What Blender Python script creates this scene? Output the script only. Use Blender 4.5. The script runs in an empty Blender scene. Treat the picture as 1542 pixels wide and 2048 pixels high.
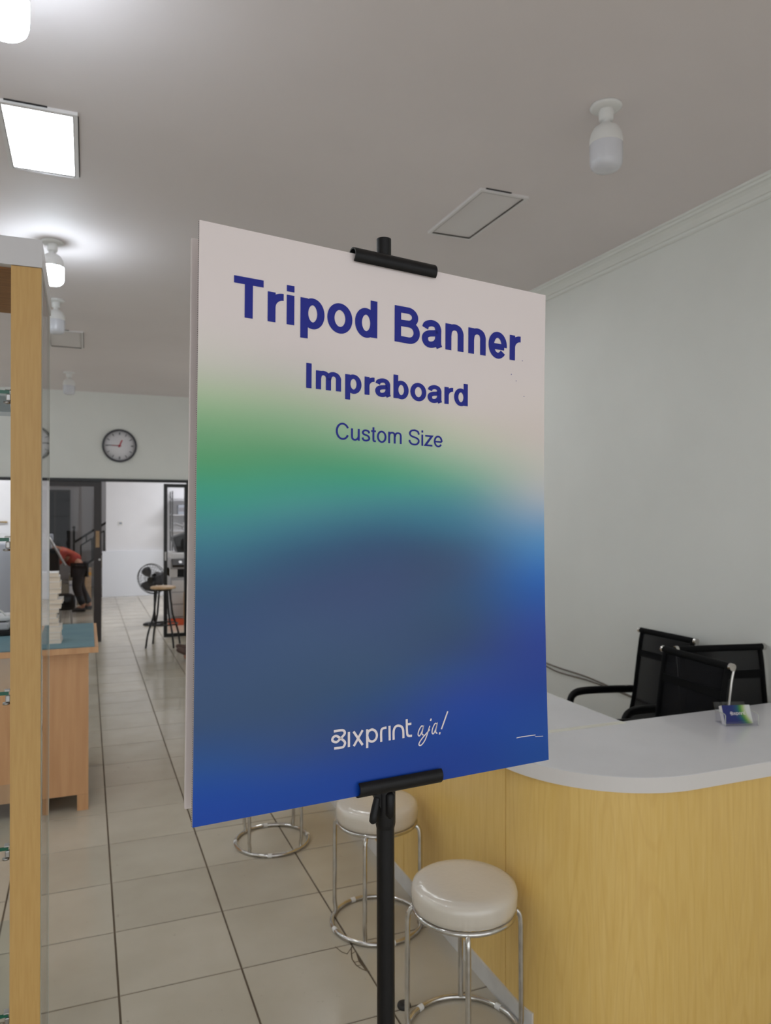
import bpy, bmesh, math, random
from mathutils import Vector, Matrix
random.seed(7)
scene = bpy.context.scene
col = scene.collection
PI = math.pi
rad = math.radians

# ------------------------------------------------------------------ camera
CAM_H = 1.57
YAW, PITCH, ROLL = 0.381, 0.0027, 0.0008
cam_data = bpy.data.cameras.new('camera')
cam = bpy.data.objects.new('camera', cam_data)
col.objects.link(cam)
cam_data.sensor_fit = 'HORIZONTAL'
cam_data.sensor_width = 36.0
cam_data.lens = 1493.0 / 1542.0 * 36.0
cam_data.clip_start = 0.02
cam_data.clip_end = 200
_f = Vector((math.sin(YAW) * math.cos(PITCH), math.cos(YAW) * math.cos(PITCH), math.sin(PITCH)))
_r = Vector((math.cos(YAW), -math.sin(YAW), 0))
_u = _r.cross(_f)
_r2 = math.cos(ROLL) * _r + math.sin(ROLL) * _u
_u2 = -math.sin(ROLL) * _r + math.cos(ROLL) * _u
cam.matrix_world = Matrix(((_r2.x, _u2.x, -_f.x, 0), (_r2.y, _u2.y, -_f.y, 0), (_r2.z, _u2.z, -_f.z, CAM_H), (0, 0, 0, 1)))
cam_data.dof.use_dof = True
cam_data.dof.focus_distance = 1.13
cam_data.dof.aperture_fstop = 11.0
scene.camera = cam

# ------------------------------------------------------------------ daylight through the open shop front
world = bpy.data.worlds.new('overcast_sky')
scene.world = world
world.use_nodes = True
bg = world.node_tree.nodes['Background']
bg.inputs['Color'].default_value = (0.93, 0.97, 1.0, 1)
bg.inputs['Strength'].default_value = 1.0
sun_data = bpy.data.lights.new('sun', 'SUN')       # high sun on the street outside, reaches only the doorstep
sun_data.energy = 1.6
sun_data.angle = 0.02
sun_data.color = (1.0, 0.98, 0.96)
sun = bpy.data.objects.new('sun', sun_data)
col.objects.link(sun)
sun.rotation_euler = Vector((0.25, 0.42, -1.0)).to_track_quat('-Z', 'Y').to_euler()

scene.view_settings.view_transform = 'Standard'
scene.view_settings.look = 'None'
scene.view_settings.gamma = 1.0
scene.view_settings.use_curve_mapping = False
scene.view_settings.exposure = 0.55
scene.cycles.max_bounces = 10
scene.cycles.diffuse_bounces = 6
scene.cycles.transparent_max_bounces = 16
scene.cycles.sample_clamp_indirect = 4.0

BULB_EMIT = 42.0
PANEL_EMIT = 9.0
BACKROOM_WATT = 26.0

# ------------------------------------------------------------------ helpers
def lin(c):
    c = c / 255.0
    return c / 12.92 if c <= 0.04045 else ((c + 0.055) / 1.055) ** 2.4
def srgb(r, g, b):
    return (lin(r), lin(g), lin(b), 1.0)

MATS = {}
def mat(name, color, rough=0.5, metal=0.0, coat=0.0, spec=0.5, emit=None, emit_strength=0.0, coat_rough=0.05):
    m = bpy.data.materials.new(name)
    m.use_nodes = True
    b = m.node_tree.nodes['Principled BSDF']
    b.inputs['Base Color'].default_value = color
    b.inputs['Roughness'].default_value = rough
    b.inputs['Metallic'].default_value = metal
    b.inputs['Specular IOR Level'].default_value = spec
    b.inputs['Coat Weight'].default_value = coat
    b.inputs['Coat Roughness'].default_value = coat_rough
    if emit:
        b.inputs['Emission Color'].default_value = emit
        b.inputs['Emission Strength'].default_value = emit_strength
    MATS[name] = m
    return m

def N(m, kind, **kw):
    n = m.node_tree.nodes.new(kind)
    for k, v in kw.items():
        setattr(n, k, v)
    return n
def L(m, a, b):
    m.node_tree.links.new(a, b)

def noisy(m, c1, c2, scale=(1, 1, 1), nscale=5.0, detail=4.0, lo=0.35, hi=0.65, bump=0.0, bump_scale=None, coord='Position', distortion=0.0):
    """colour varied between c1 and c2 by stretched noise, optional fine bump"""
    b = m.node_tree.nodes['Principled BSDF']
    if coord == 'Position':
        src = N(m, 'ShaderNodeNewGeometry').outputs['Position']
    else:
        src = N(m, 'ShaderNodeTexCoord').outputs['Object']
    mp = N(m, 'ShaderNodeMapping')
    mp.inputs['Scale'].default_value = scale
    L(m, src, mp.inputs['Vector'])
    nz = N(m, 'ShaderNodeTexNoise')
    nz.inputs['Scale'].default_value = nscale
    nz.inputs['Detail'].default_value = detail
    nz.inputs['Distortion'].default_value = distortion
    L(m, mp.outputs['Vector'], nz.inputs['Vector'])
    rp = N(m, 'ShaderNodeValToRGB')
    rp.color_ramp.elements[0].position = lo
    rp.color_ramp.elements[0].color = c1
    rp.color_ramp.elements[1].position = hi
    rp.color_ramp.elements[1].color = c2
    L(m, nz.outputs['Fac'], rp.inputs['Fac'])
    L(m, rp.outputs['Color'], b.inputs['Base Color'])
    if bump > 0:
        n2 = N(m, 'ShaderNodeTexNoise')
        n2.inputs['Scale'].default_value = bump_scale or nscale * 6
        n2.inputs['Detail'].default_value = 3
        L(m, src, n2.inputs['Vector'])
        bp = N(m, 'ShaderNodeBump')
        bp.inputs['Strength'].default_value = bump
        bp.inputs['Distance'].default_value = 0.004
        L(m, n2.outputs['Fac'], bp.inputs['Height'])
        L(m, bp.outputs['Normal'], b.inputs['Normal'])
    return m

def wood(name, dark, mid, light, rough=0.35, coat=0.15, fine=90.0, figure=7.0, strength=0.16):
    """laminate with vertical grain: fine streaks plus long cathedral figure"""
    m = mat(name, mid, rough, coat=coat, coat_rough=0.2)
    b = m.node_tree.nodes['Principled BSDF']
    src = N(m, 'ShaderNodeNewGeometry').outputs['Position']
    mp = N(m, 'ShaderNodeMapping'); mp.inputs['Scale'].default_value = (1, 1, 0.07)
    L(m, src, mp.inputs['Vector'])
    n1 = N(m, 'ShaderNodeTexNoise'); n1.inputs['Scale'].default_value = fine; n1.inputs['Detail'].default_value = 3
    L(m, mp.outputs['Vector'], n1.inputs['Vector'])
    mp2 = N(m, 'ShaderNodeMapping'); mp2.inputs['Scale'].default_value = (1, 1, 0.10)
    L(m, src, mp2.inputs['Vector'])
    n2 = N(m, 'ShaderNodeTexNoise'); n2.inputs['Scale'].default_value = figure; n2.inputs['Detail'].default_value = 1.5
    L(m, mp2.outputs['Vector'], n2.inputs['Vector'])
    mul = N(m, 'ShaderNodeMath', operation='MULTIPLY'); mul.inputs[1].default_value = 80.0
    L(m, n2.outputs['Fac'], mul.inputs[0])
    sn = N(m, 'ShaderNodeMath', operation='SINE'); L(m, mul.outputs[0], sn.inputs[0])
    pw = N(m, 'ShaderNodeMapRange'); pw.inputs['From Min'].default_value = 0.55; pw.inputs['From Max'].default_value = 1.0
    L(m, sn.outputs[0], pw.inputs['Value'])
    r1 = N(m, 'ShaderNodeValToRGB')
    r1.color_ramp.elements[0].position = 0.3; r1.color_ramp.elements[0].color = mid
    r1.color_ramp.elements[1].position = 0.7; r1.color_ramp.elements[1].color = light
    L(m, n1.outputs['Fac'], r1.inputs['Fac'])
    fac = N(m, 'ShaderNodeMath', operation='MULTIPLY'); fac.inputs[1].default_value = strength
    L(m, pw.outputs['Result'], fac.inputs[0])
    mx = N(m, 'ShaderNodeMix', data_type='RGBA')
    L(m, fac.outputs[0], mx.inputs[0]); L(m, r1.outputs['Color'], mx.inputs[6]); mx.inputs[7].default_value = dark
    L(m, mx.outputs[2], b.inputs['Base Color'])
    return m

def glass(name, tint=(0.95, 0.98, 0.97, 1), extra=0.0, rough=0.0):
    m = bpy.data.materials.new(name); m.use_nodes = True
    nt = m.node_tree
    for n in list(nt.nodes): nt.nodes.remove(n)
    out = N(m, 'ShaderNodeOutputMaterial')
    tr = N(m, 'ShaderNodeBsdfTransparent'); tr.inputs['Color'].default_value = tint
    gl = N(m, 'ShaderNodeBsdfGlossy'); gl.inputs['Roughness'].default_value = rough
    fr = N(m, 'ShaderNodeFresnel'); fr.inputs['IOR'].default_value = 1.5
    ad = N(m, 'ShaderNodeMath', operation='ADD'); ad.inputs[1].default_value = extra
    L(m, fr.outputs['Fac'], ad.inputs[0])
    ge = N(m, 'ShaderNodeNewGeometry')          # the rear face of a pane only transmits
    fr_ = N(m, 'ShaderNodeMath', operation='SUBTRACT'); fr_.inputs[0].default_value = 1.0; L(m, ge.outputs['Backfacing'], fr_.inputs[1])
    fm_ = N(m, 'ShaderNodeMath', operation='MULTIPLY', use_clamp=True); L(m, ad.outputs[0], fm_.inputs[0]); L(m, fr_.outputs[0], fm_.inputs[1])
    mx = N(m, 'ShaderNodeMixShader')
    L(m, fm_.outputs[0], mx.inputs['Fac']); L(m, tr.outputs[0], mx.inputs[1]); L(m, gl.outputs[0], mx.inputs[2])
    L(m, mx.outputs[0], out.inputs['Surface'])
    MATS[name] = m
    return m

def mesh_fabric(name, color, opacity):
    m = mat(name, color, 0.8, spec=0.2)
    b = m.node_tree.nodes['Principled BSDF']
    b.inputs['Alpha'].default_value = opacity
    return m

class MB:
    """collects geometry, links it as ONE mesh object"""
    def __init__(self):
        self.v = []; self.f = []; self.smooth = []
    def add(self, vs, fs, smooth=False):
        o = len(self.v)
        self.v += [tuple(v) for v in vs]
        for f in fs:
            self.f.append([i + o for i in f]); self.smooth.append(smooth)
        return self
    def box(self, x0, x1, y0, y1, z0, z1, bev=0.0, M=None):
        if bev <= 0:
            vs = [(x0,y0,z0),(x1,y0,z0),(x1,y1,z0),(x0,y1,z0),(x0,y0,z1),(x1,y0,z1),(x1,y1,z1),(x0,y1,z1)]
            fs = [(0,3,2,1),(4,5,6,7),(0,1,5,4),(1,2,6,5),(2,3,7,6),(3,0,4,7)]
        else:
            bm = bmesh.new()
            bmesh.ops.create_cube(bm, size=1.0)
            for v in bm.verts:
                v.co = Vector(((x0+x1)/2 + v.co.x*(x1-x0), (y0+y1)/2 + v.co.y*(y1-y0), (z0+z1)/2 + v.co.z*(z1-z0)))
            bmesh.ops.bevel(bm, geom=bm.edges[:], offset=bev, segments=2, profile=0.5, affect='EDGES', clamp_overlap=True)
            bm.verts.index_update()
            vs = [v.co[:] for v in bm.verts]; fs = [[v.index for v in f.verts] for f in bm.faces]
            bm.free()
        if M is not None:
            vs = [tuple(M @ Vector(v)) for v in vs]
        return self.add(vs, fs, False)
    def tube(self, pts, r, n=10, closed=False, cap=True, flat=None):
        """sweep a circle (or an ellipse: flat=(a,b)) along pts; r may be a list"""
        pts = [Vector(p) for p in pts]
        k = len(pts)
        rs = r if isinstance(r, (list, tuple)) else [r] * k
        prev = None; rings = []
        for i, p in enumerate(pts):
            if closed: t = (pts[(i+1) % k] - pts[i-1])
            elif i == 0: t = pts[1] - pts[0]
            elif i == k-1: t = pts[-1] - pts[-2]
            else: t = (pts[i+1] - p).normalized() + (p - pts[i-1]).normalized()
            t.normalize()
            if prev is None:
                a = Vector((0,0,1)) if abs(t.z) < 0.9 else Vector((1,0,0))
                nx = t.cross(a).normalized()
            else:
                nx = (prev - t * prev.dot(t)).normalized()
            ny = t.cross(nx); prev = nx
            ring = []
            for j in range(n):
                a = 2*PI*j/n
                if flat: ring.append(p + nx*flat[0]*math.cos(a) + ny*flat[1]*math.sin(a))
                else: ring.append(p + nx*rs[i]*math.cos(a) + ny*rs[i]*math.sin(a))
            rings.append(ring)
        vs = [q for ring in rings for q in ring]; fs = []
        segs = k if closed else k-1
        for i in range(segs):
            for j in range(n):
                a = i*n+j; b = i*n+(j+1) % n; c = ((i+1) % k)*n+(j+1) % n; d = ((i+1) % k)*n+j
                fs.append((a, b, c, d))
        self.add(vs, fs, True)
        if cap and not closed:
            self.add(rings[0], [tuple(range(n))[::-1]]); self.add(rings[-1], [tuple(range(n))])
        return self
    def cyl(self, a, b, r, n=16, r2=None):
        return self.tube([a, b], [r, r if r2 is None else r2], n)
    def lathe(self, prof, n=32, c=(0, 0, 0), axis='z', smooth=True):
        vs = []; fs = []
        for (r, z) in prof:
            for j in range(n):
                a = 2*PI*j/n
                p = (r*math.cos(a), r*math.sin(a), z)
                if axis == 'y': p = (p[0], p[2], p[1])
                if axis == 'x': p = (p[2], p[0], p[1])
                vs.append((p[0]+c[0], p[1]+c[1], p[2]+c[2]))
        for i in range(len(prof)-1):
            for j in range(n):
                fs.append((i*n+j, i*n+(j+1) % n, (i+1)*n+(j+1) % n, (i+1)*n+j))
        self.add(vs, fs, smooth)
        for idx, k in ((0, 0), (len(prof)-1, 1)):
            if prof[idx][0] > 1e-5:
                ring = vs[idx*n:(idx+1)*n]
                self.add(ring, [tuple(range(n)) if k else tuple(range(n))[::-1]])
        return self
    def prism(self, poly, z0, z1):
        k = len(poly)
        vs = [(x, y, z0) for x, y in poly] + [(x, y, z1) for x, y in poly]
        fs = [tuple(range(k))[::-1], tuple(range(k, 2*k))]
        fs += [(i, (i+1) % k, k+(i+1) % k, k+i) for i in range(k)]
        return self.add(vs, fs)
    def extrude_y(self, poly, y0, y1):
        """poly in (x,z)"""
        k = len(poly)
        vs = [(x, y0, z) for x, z in poly] + [(x, y1, z) for x, z in poly]
        fs = [tuple(range(k)), tuple(range(k, 2*k))[::-1]]
        fs += [((i+1) % k, i, k+i, k+(i+1) % k) for i in range(k)]
        return self.add(vs, fs)
    def build(self, name, material, parent=None, bevel=0.0):
        me = bpy.data.meshes.new(name)
        me.from_pydata(self.v, [], self.f)
        me.polygons.foreach_set('use_smooth', self.smooth)
        bm = bmesh.new(); bm.from_mesh(me)
        bmesh.ops.recalc_face_normals(bm, faces=bm.faces[:])
        bm.to_mesh(me); bm.free()
        me.update()
        me.materials.append(material if not isinstance(material, str) else MATS[material])
        o = bpy.data.objects.new(name, me)
        col.objects.link(o)
        if parent: o.parent = parent
        if bevel > 0:
            bv = o.modifiers.new('bevel', 'BEVEL'); bv.width = bevel; bv.segments = 2; bv.limit_method = 'ANGLE'
        return o

def tag(o, label=None, cat=None, group=None, kind=None):
    if label: o['label'] = label
    if cat: o['category'] = cat
    if group: o['group'] = group
    if kind: o['kind'] = kind
    return o
def thing(name, label, cat, loc=(0, 0, 0), rz=0.0, group=None):
    o = bpy.data.objects.new(name, None)
    o.empty_display_size = 0.05
    col.objects.link(o)
    o.location = loc; o.rotation_euler = (0, 0, rz)
    return tag(o, label, cat, group)
def struct(name, mb, material, parent=None):
    o = mb.build(name, material, parent)
    if parent is None: o['kind'] = 'structure'
    return o
def copy_tree(o, parent=None):
    c = o.copy(); col.objects.link(c)
    if parent: c.parent = parent
    for ch in list(o.children): copy_tree(ch, c)
    return c
def arc_pts(cx, cy, r, a0, a1, n):
    return [(cx + r*math.cos(a0+(a1-a0)*i/n), cy + r*math.sin(a0+(a1-a0)*i/n)) for i in range(n+1)]
def catmull(pts, seg=6):
    P = [Vector(p) for p in pts]; out = []
    for i in range(len(P)-1):
        p0 = P[i-1] if i > 0 else P[i]*2 - P[i+1]
        p1 = P[i]; p2 = P[i+1]
        p3 = P[i+2] if i+2 < len(P) else P[i+1]*2 - P[i]
        for s in range(seg):
            t = s/seg
            out.append(0.5*((2*p1) + (p2-p0)*t + (2*p0-5*p1+4*p2-p3)*t*t + (3*p1-p0-3*p2+p3)*t*t*t))
    out.append(P[-1])
    return out

# ------------------------------------------------------------------ materials
m = mat('wall_paint', srgb(228, 229, 224), 0.55); noisy(m, srgb(225, 226, 221), srgb(231, 232, 227), nscale=1.3, bump=0.06, bump_scale=55)
m = mat('ceiling_paint', srgb(228, 220, 219), 0.7); noisy(m, srgb(225, 217, 216), srgb(231, 223, 222), nscale=0.8, bump=0.04, bump_scale=30)
m = mat('crown_paint', srgb(230, 231, 226), 0.5)
m = mat('grout', srgb(88, 74, 58), 0.85); noisy(m, srgb(78, 64, 48), srgb(102, 88, 70), nscale=6)
# floor tiles: cream polished porcelain, faint clouding, each tile a shade of its own
m = mat('tile', srgb(200, 190, 170), 0.16, spec=0.5)
b = m.node_tree.nodes['Principled BSDF']
geo = N(m, 'ShaderNodeNewGeometry')
n1 = N(m, 'ShaderNodeTexNoise'); n1.inputs['Scale'].default_value = 3.2; n1.inputs['Detail'].default_value = 6
L(m, geo.outputs['Position'], n1.inputs['Vector'])
r1 = N(m, 'ShaderNodeValToRGB')
r1.color_ramp.elements[0].position = 0.3; r1.color_ramp.elements[0].color = srgb(181, 172, 155)
r1.color_ramp.elements[1].position = 0.72; r1.color_ramp.elements[1].color = srgb(193, 185, 169)
L(m, n1.outputs['Fac'], r1.inputs['Fac'])
oi = N(m, 'ShaderNodeObjectInfo')
mr = N(m, 'ShaderNodeMapRange'); mr.inputs['To Min'].default_value = 0.93; mr.inputs['To Max'].default_value = 1.04
L(m, oi.outputs['Random'], mr.inputs['Value'])
hv = N(m, 'ShaderNodeHueSaturation'); L(m, mr.outputs[0], hv.inputs['Value']); L(m, r1.outputs['Color'], hv.inputs['Color'])
# scattered scuffs
n2 = N(m, 'ShaderNodeTexNoise'); n2.inputs['Scale'].default_value = 14; n2.inputs['Detail'].default_value = 8; n2.inputs['Roughness'].default_value = 0.7
L(m, geo.outputs['Position'], n2.inputs['Vector'])
r2 = N(m, 'ShaderNodeValToRGB')
r2.color_ramp.elements[0].position = 0.27; r2.color_ramp.elements[0].color = (1, 1, 1, 1)
r2.color_ramp.elements[1].position = 0.36; r2.color_ramp.elements[1].color = (0, 0, 0, 1)
L(m, n2.outputs['Fac'], r2.inputs['Fac'])
sc_ = N(m, 'ShaderNodeMath', operation='MULTIPLY'); sc_.inputs[1].default_value = 0.5; L(m, r2.outputs['Color'], sc_.inputs[0])
mx = N(m, 'ShaderNodeMix', data_type='RGBA'); L(m, sc_.outputs[0], mx.inputs[0]); L(m, hv.outputs['Color'], mx.inputs[6]); mx.inputs[7].default_value = srgb(120, 110, 95)
L(m, mx.outputs[2], b.inputs['Base Color'])
mr2 = N(m, 'ShaderNodeMapRange'); mr2.inputs['To Min'].default_value = 0.10; mr2.inputs['To Max'].default_value = 0.20
L(m, n1.outputs['Fac'], mr2.inputs['Value']); L(m, mr2.outputs[0], b.inputs['Roughness'])

wood('beech', srgb(206, 160, 86), srgb(227, 188, 106), srgb(234, 198, 120))
wood('beech_cabinet', srgb(184, 140, 78), srgb(200, 158, 92), srgb(208, 168, 102), rough=0.45, fine=160, strength=0.08)
wood('table_wood', srgb(180, 128, 86), srgb(204, 154, 108), srgb(214, 166, 120), fine=40, figure=3)
m = mat('wood_underside', srgb(150, 104, 56), 0.6); noisy(m, srgb(138, 94, 50), srgb(160, 114, 64), scale=(1, 6, 1), nscale=14)
m = mat('white_laminate', srgb(218, 217, 220), 0.22, coat=0.2); noisy(m, srgb(215, 214, 217), srgb(222, 221, 224), nscale=3)
m = mat('joint_cream', srgb(228, 226, 212), 0.35)
m = mat('white_edge', srgb(222, 218, 216), 0.4)
m = mat('plinth_grey', srgb(212, 210, 207), 0.4); noisy(m, srgb(204, 202, 199), srgb(218, 216, 213), nscale=9)
m = mat('black_plastic', srgb(12, 11, 13), 0.42, spec=0.3); noisy(m, srgb(9, 8, 10), srgb(15, 14, 16), nscale=40, bump=0.05, bump_scale=400)
m = mat('black_gloss', srgb(16, 16, 18), 0.22)
m = mat('black_metal', srgb(20, 19, 20), 0.4)
m = mat('black_fabric', srgb(12, 12, 13), 0.85, spec=0.2)
mesh_fabric('mesh_weave', srgb(26, 26, 29), 0.74)
m = mat('chrome', srgb(205, 203, 200), 0.14, metal=1.0); noisy(m, srgb(192, 188, 184), srgb(214, 212, 208), nscale=30)
m = mat('brushed_steel', srgb(170, 168, 166), 0.3, metal=1.0)
m = mat('vinyl_seat', srgb(212, 203, 190), 0.3, coat=1.0, coat_rough=0.03)
b = m.node_tree.nodes['Principled BSDF']
tc = N(m, 'ShaderNodeTexCoord'); mp = N(m, 'ShaderNodeMapping'); mp.inputs['Scale'].default_value = (1, 1, 0.35)
L(m, tc.outputs['Object'], mp.inputs['Vector'])
nz = N(m, 'ShaderNodeTexNoise'); nz.inputs['Scale'].default_value = 38; nz.inputs['Detail'].default_value = 4; nz.inputs['Distortion'].default_value = 1.2
L(m, mp.outputs['Vector'], nz.inputs['Vector'])
bp = N(m, 'ShaderNodeBump'); bp.inputs['Strength'].default_value = 0.22; bp.inputs['Distance'].default_value = 0.006
L(m, nz.outputs['Fac'], bp.inputs['Height']); L(m, bp.outputs['Normal'], b.inputs['Coat Normal'])
m = mat('white_plastic', srgb(225, 224, 222), 0.35)
m = mat('bulb_opal', srgb(212, 212, 218), 0.25, coat=0.3)
m = mat('bulb_lit', srgb(255, 255, 255), 0.4, emit=(0.80, 0.90, 1.0, 1), emit_strength=BULB_EMIT)
m = mat('panel_lit', srgb(255, 255, 255), 0.5, emit=(0.93, 0.97, 1.0, 1), emit_strength=PANEL_EMIT)
m = mat('panel_unlit', srgb(222, 216, 215), 0.4)
m = mat('panel_groove_shade', srgb(172, 167, 165), 0.7)
m = mat('panel_frame', srgb(226, 222, 221), 0.35)
m = mat('gap_dark', srgb(35, 32, 32), 0.9)
m = mat('paper_cream', srgb(226, 212, 196), 0.8); noisy(m, srgb(220, 205, 188), srgb(231, 218, 203), scale=(1, 1, 30), nscale=8)
m = mat('paper_white', srgb(225, 222, 220), 0.8)
m = mat('teal_mat', srgb(96, 128, 136), 0.55); noisy(m, srgb(88, 120, 130), srgb(100, 132, 140), nscale=4)
m = mat('dark_brown_frame', srgb(44, 35, 34), 0.35)
m = mat('black_frame', srgb(20, 19, 20), 0.35)
glass('clear_glass', (0.985, 0.99, 0.985, 1), 0.01)
glass('clock_glass', (1, 1, 1, 1), 0.05)
glass('door_glass', (0.58, 0.57, 0.57, 1), -0.012)
glass('door_glass_light', (0.92, 0.92, 0.93, 1), -0.01)
glass('shelf_glass', (0.93, 0.965, 0.955, 1), 0.02)
glass('acrylic', (0.96, 0.96, 0.98, 1), 0.03)
m = mat('green_glass_edge', srgb(18, 92, 70), 0.15)
m = mat('glass_edge_pale', srgb(196, 200, 190), 0.25)
m = mat('wall_white', srgb(228, 228, 232), 0.55); noisy(m, srgb(225, 225, 229), srgb(231, 231, 235), nscale=1.5)
m = mat('board_white', srgb(226, 229, 236), 0.4)
m = mat('clock_rim', srgb(72, 72, 78), 0.35)
m = mat('clock_face', srgb(238, 236, 240), 0.6)
m = mat('clock_marks', srgb(120, 118, 124), 0.6)
m = mat('clock_red', srgb(190, 60, 78), 0.5)
m = mat('copier_grey', srgb(172, 172, 176), 0.5)
m = mat('copier_white', srgb(214, 213, 214), 0.5)
m = mat('yellow_card', srgb(216, 152, 30), 0.6)
m = mat('orange_plastic', srgb(206, 84, 44), 0.5)
m = mat('tan_card', srgb(176, 146, 112), 0.8); noisy(m, srgb(166, 136, 102), srgb(184, 154, 120), nscale=12)
m = mat('skin', srgb(170, 118, 92), 0.55)
m = mat('hair', srgb(24, 20, 20), 0.6)
m = mat('dark_trousers', srgb(30, 29, 34), 0.85); noisy(m, srgb(26, 25, 30), srgb(36, 35, 40), nscale=30)
m = mat('red_shirt', srgb(176, 74, 54), 0.85); noisy(m, srgb(150, 50, 52), srgb(190, 92, 56), nscale=5)
m = mat('grey_shirt', srgb(92, 90, 96), 0.85); noisy(m, srgb(84, 82, 88), srgb(98, 96, 102), nscale=20)
m = mat('brown_shoe', srgb(92, 70, 62), 0.6); noisy(m, srgb(80, 60, 54), srgb(104, 80, 72), nscale=20)
m = mat('dark_shoe', srgb(26, 25, 27), 0.6)
m = mat('pavement', srgb(172, 172, 172), 0.9); noisy(m, srgb(164, 164, 164), srgb(178, 178, 178), nscale=3)
m = mat('cable', srgb(120, 112, 104), 0.6)
m = mat('brass', srgb(176, 146, 88), 0.3, metal=0.8)
m = mat('wood_stool_top', srgb(206, 172, 132), 0.45); noisy(m, srgb(196, 160, 120), srgb(214, 182, 142), scale=(1, 8, 1), nscale=9)
m = mat('leaflet_blue', srgb(178, 198, 208), 0.6); noisy(m, srgb(170, 190, 202), srgb(196, 210, 216), nscale=20)
m = mat('leaflet_pink', srgb(206, 150, 170), 0.6)
m = mat('banner_back', srgb(214, 204, 202), 0.5)
m = mat('ink_navy', srgb(40, 47, 140), 0.5, spec=0.2)
m = mat('ink_white', srgb(232, 222, 224), 0.5)
m = mat('locker_grey', srgb(150, 154, 164), 0.45)

# ------------------------------------------------------------------ room shell
XL, XR, YF, YB, HC = -2.7, 2.82, -1.6, 9.77, 3.055
YB2 = YB + 0.14            # rear face of the back wall
YR = 15.05                 # white wall of the back room
T = 0.40; TX0, TY0 = 0.101, 2.582   # tile pitch and one grout crossing
floor = struct('floor', MB().box(XL - 0.1, 4.2, YF, 17.6, -0.14, -0.003), 'grout')
tile_mb = MB()
g = 0.0026
tile_mesh = None
def tile_poly(mb, x0, x1, y0, y1):
    e = 0.0012
    vs = [(x0, y0, -0.004), (x1, y0, -0.004), (x1, y1, -0.004), (x0, y1, -0.004),
          (x0+e, y0+e, 0), (x1-e, y0+e, 0), (x1-e, y1-e, 0), (x0+e, y1-e, 0)]
    mb.add(vs, [(4, 5, 6, 7), (0, 1, 5, 4), (1, 2, 6, 5), (2, 3, 7, 6), (3, 0, 4, 7)])
first = MB(); tile_poly(first, g, T - g, g, T - g)
t0 = first.build('tile', 'tile', floor)
nx0, nx1, ny0, ny1 = -3, 3, -3, 18
done = False
for i in range(nx0, nx1):
    for j in range(ny0, ny1):
        if not done: o = t0; done = True
        else:
            o = t0.copy(); col.objects.link(o); o.parent = floor
        o.location = (TX0 + i*T, TY0 + j*T, random.uniform(-0.0004, 0.0))
rest = MB()
for i in range(-7, 11):
    for j in range(-10, 37):
        if nx0 <= i < nx1 and ny0 <= j < ny1: continue
        x0 = TX0 + i*T; y0 = TY0 + j*T
        if y0 < YF - 0.2 or x0 > 3.9: continue
        tile_poly(rest, x0 + g, x0 + T - g, y0 + g, y0 + T - g)
o = rest.build('tile_field', 'tile', floor); o['kind'] = 'stuff'
# chipped and cracked corner of one tile, dark filler lying flush in the cracks
ck = MB()
def crack(pts, w):
    P = [Vector((x, y, 0.0006)) for x, y in pts]
    for a, b in zip(P[:-1], P[1:]):
        d = (b - a).normalized(); n_ = Vector((-d.y, d.x, 0)) * w/2
        ck.add([a - n_, b - n_, b + n_, a + n_], [(0, 1, 2, 3)])
crack([(0.840, 2.585), (0.852, 2.545), (0.866, 2.527), (0.896, 2.560), (0.905, 2.588)], 0.003)
crack([(0.893, 2.560), (0.880, 2.520), (0.872, 2.490), (0.874, 2.450), (0.884, 2.425), (0.903, 2.398)], 0.004)
crack([(0.880, 2.520), (0.899, 2.530)], 0.003)
crack([(0.873, 2.470), (0.899, 2.470)], 0.003)
crack([(0.876, 2.448), (0.899, 2.445)], 0.003)
ck.add([(0.898, 2.53, 0.0005), (0.902, 2.40, 0.0005), (0.893, 2.412, 0.0005), (0.889, 2.47, 0.0005)], [(0, 1, 2, 3)])
ck.build('crack', 'grout', floor)

struct('ceiling', MB().box(XL - 0.1, 4.2, YF, 17.6, HC, HC + 0.12), 'ceiling_paint')
WY0, WY1, WZ0, WZ1 = 6.2, 9.3, 0.85, 2.25     # added window, unseen behind the banner, lets daylight onto the back wall
wr = MB().box(XR, XR + 0.12, YF, WY0, 0, HC).box(XR, XR + 0.12, WY1, YB2, 0, HC).box(XR, XR + 0.12, WY0, WY1, 0, WZ0).box(XR, XR + 0.12, WY0, WY1, WZ1, HC)
struct('wall_right', wr, 'wall_paint')
w2 = bpy.data.objects.new('added_window', None); col.objects.link(w2); w2.location = (XR, (WY0+WY1)/2, WZ0); w2['kind'] = 'structure'
hw2 = (WY1-WY0)/2; hh2 = WZ1-WZ0
for y0_, y1_ in ((-hw2, -hw2+0.05), (-0.025, 0.025), (hw2-0.05, hw2)):
    MB().box(0.03, 0.08, y0_, y1_, 0, hh2).build('window_frame', 'white_plastic', w2)
for z0_, z1_ in ((0, 0.05), (hh2-0.05, hh2)):
    MB().box(0.03, 0.08, -hw2+0.05, -0.025, z0_, z1_).build('window_frame', 'white_plastic', w2)
    MB().box(0.03, 0.08, 0.025, hw2-0.05, z0_, z1_).build('window_frame', 'white_plastic', w2)
struct('wall_left', MB().box(XL - 0.12, XL, YF, 17.6, 0, HC), 'wall_paint')
DX0, DX1, DZ = -1.9, 1.215, 2.0     # wide doorway in the back wall
wb = MB().box(XL, DX0, YB, YB2, 0, HC).box(DX1, XR, YB, YB2, 0, HC).box(DX0, DX1, YB, YB2, DZ, HC)
struct('wall_back', wb, 'wall_paint')
struct('wall_front', MB().box(XL, XR, YF, YF + 0.14, 2.85, HC), 'wall_paint')
struct('pavement', MB().box(-14, 14, -16, YF, -0.2, -0.05), 'pavement')
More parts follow.
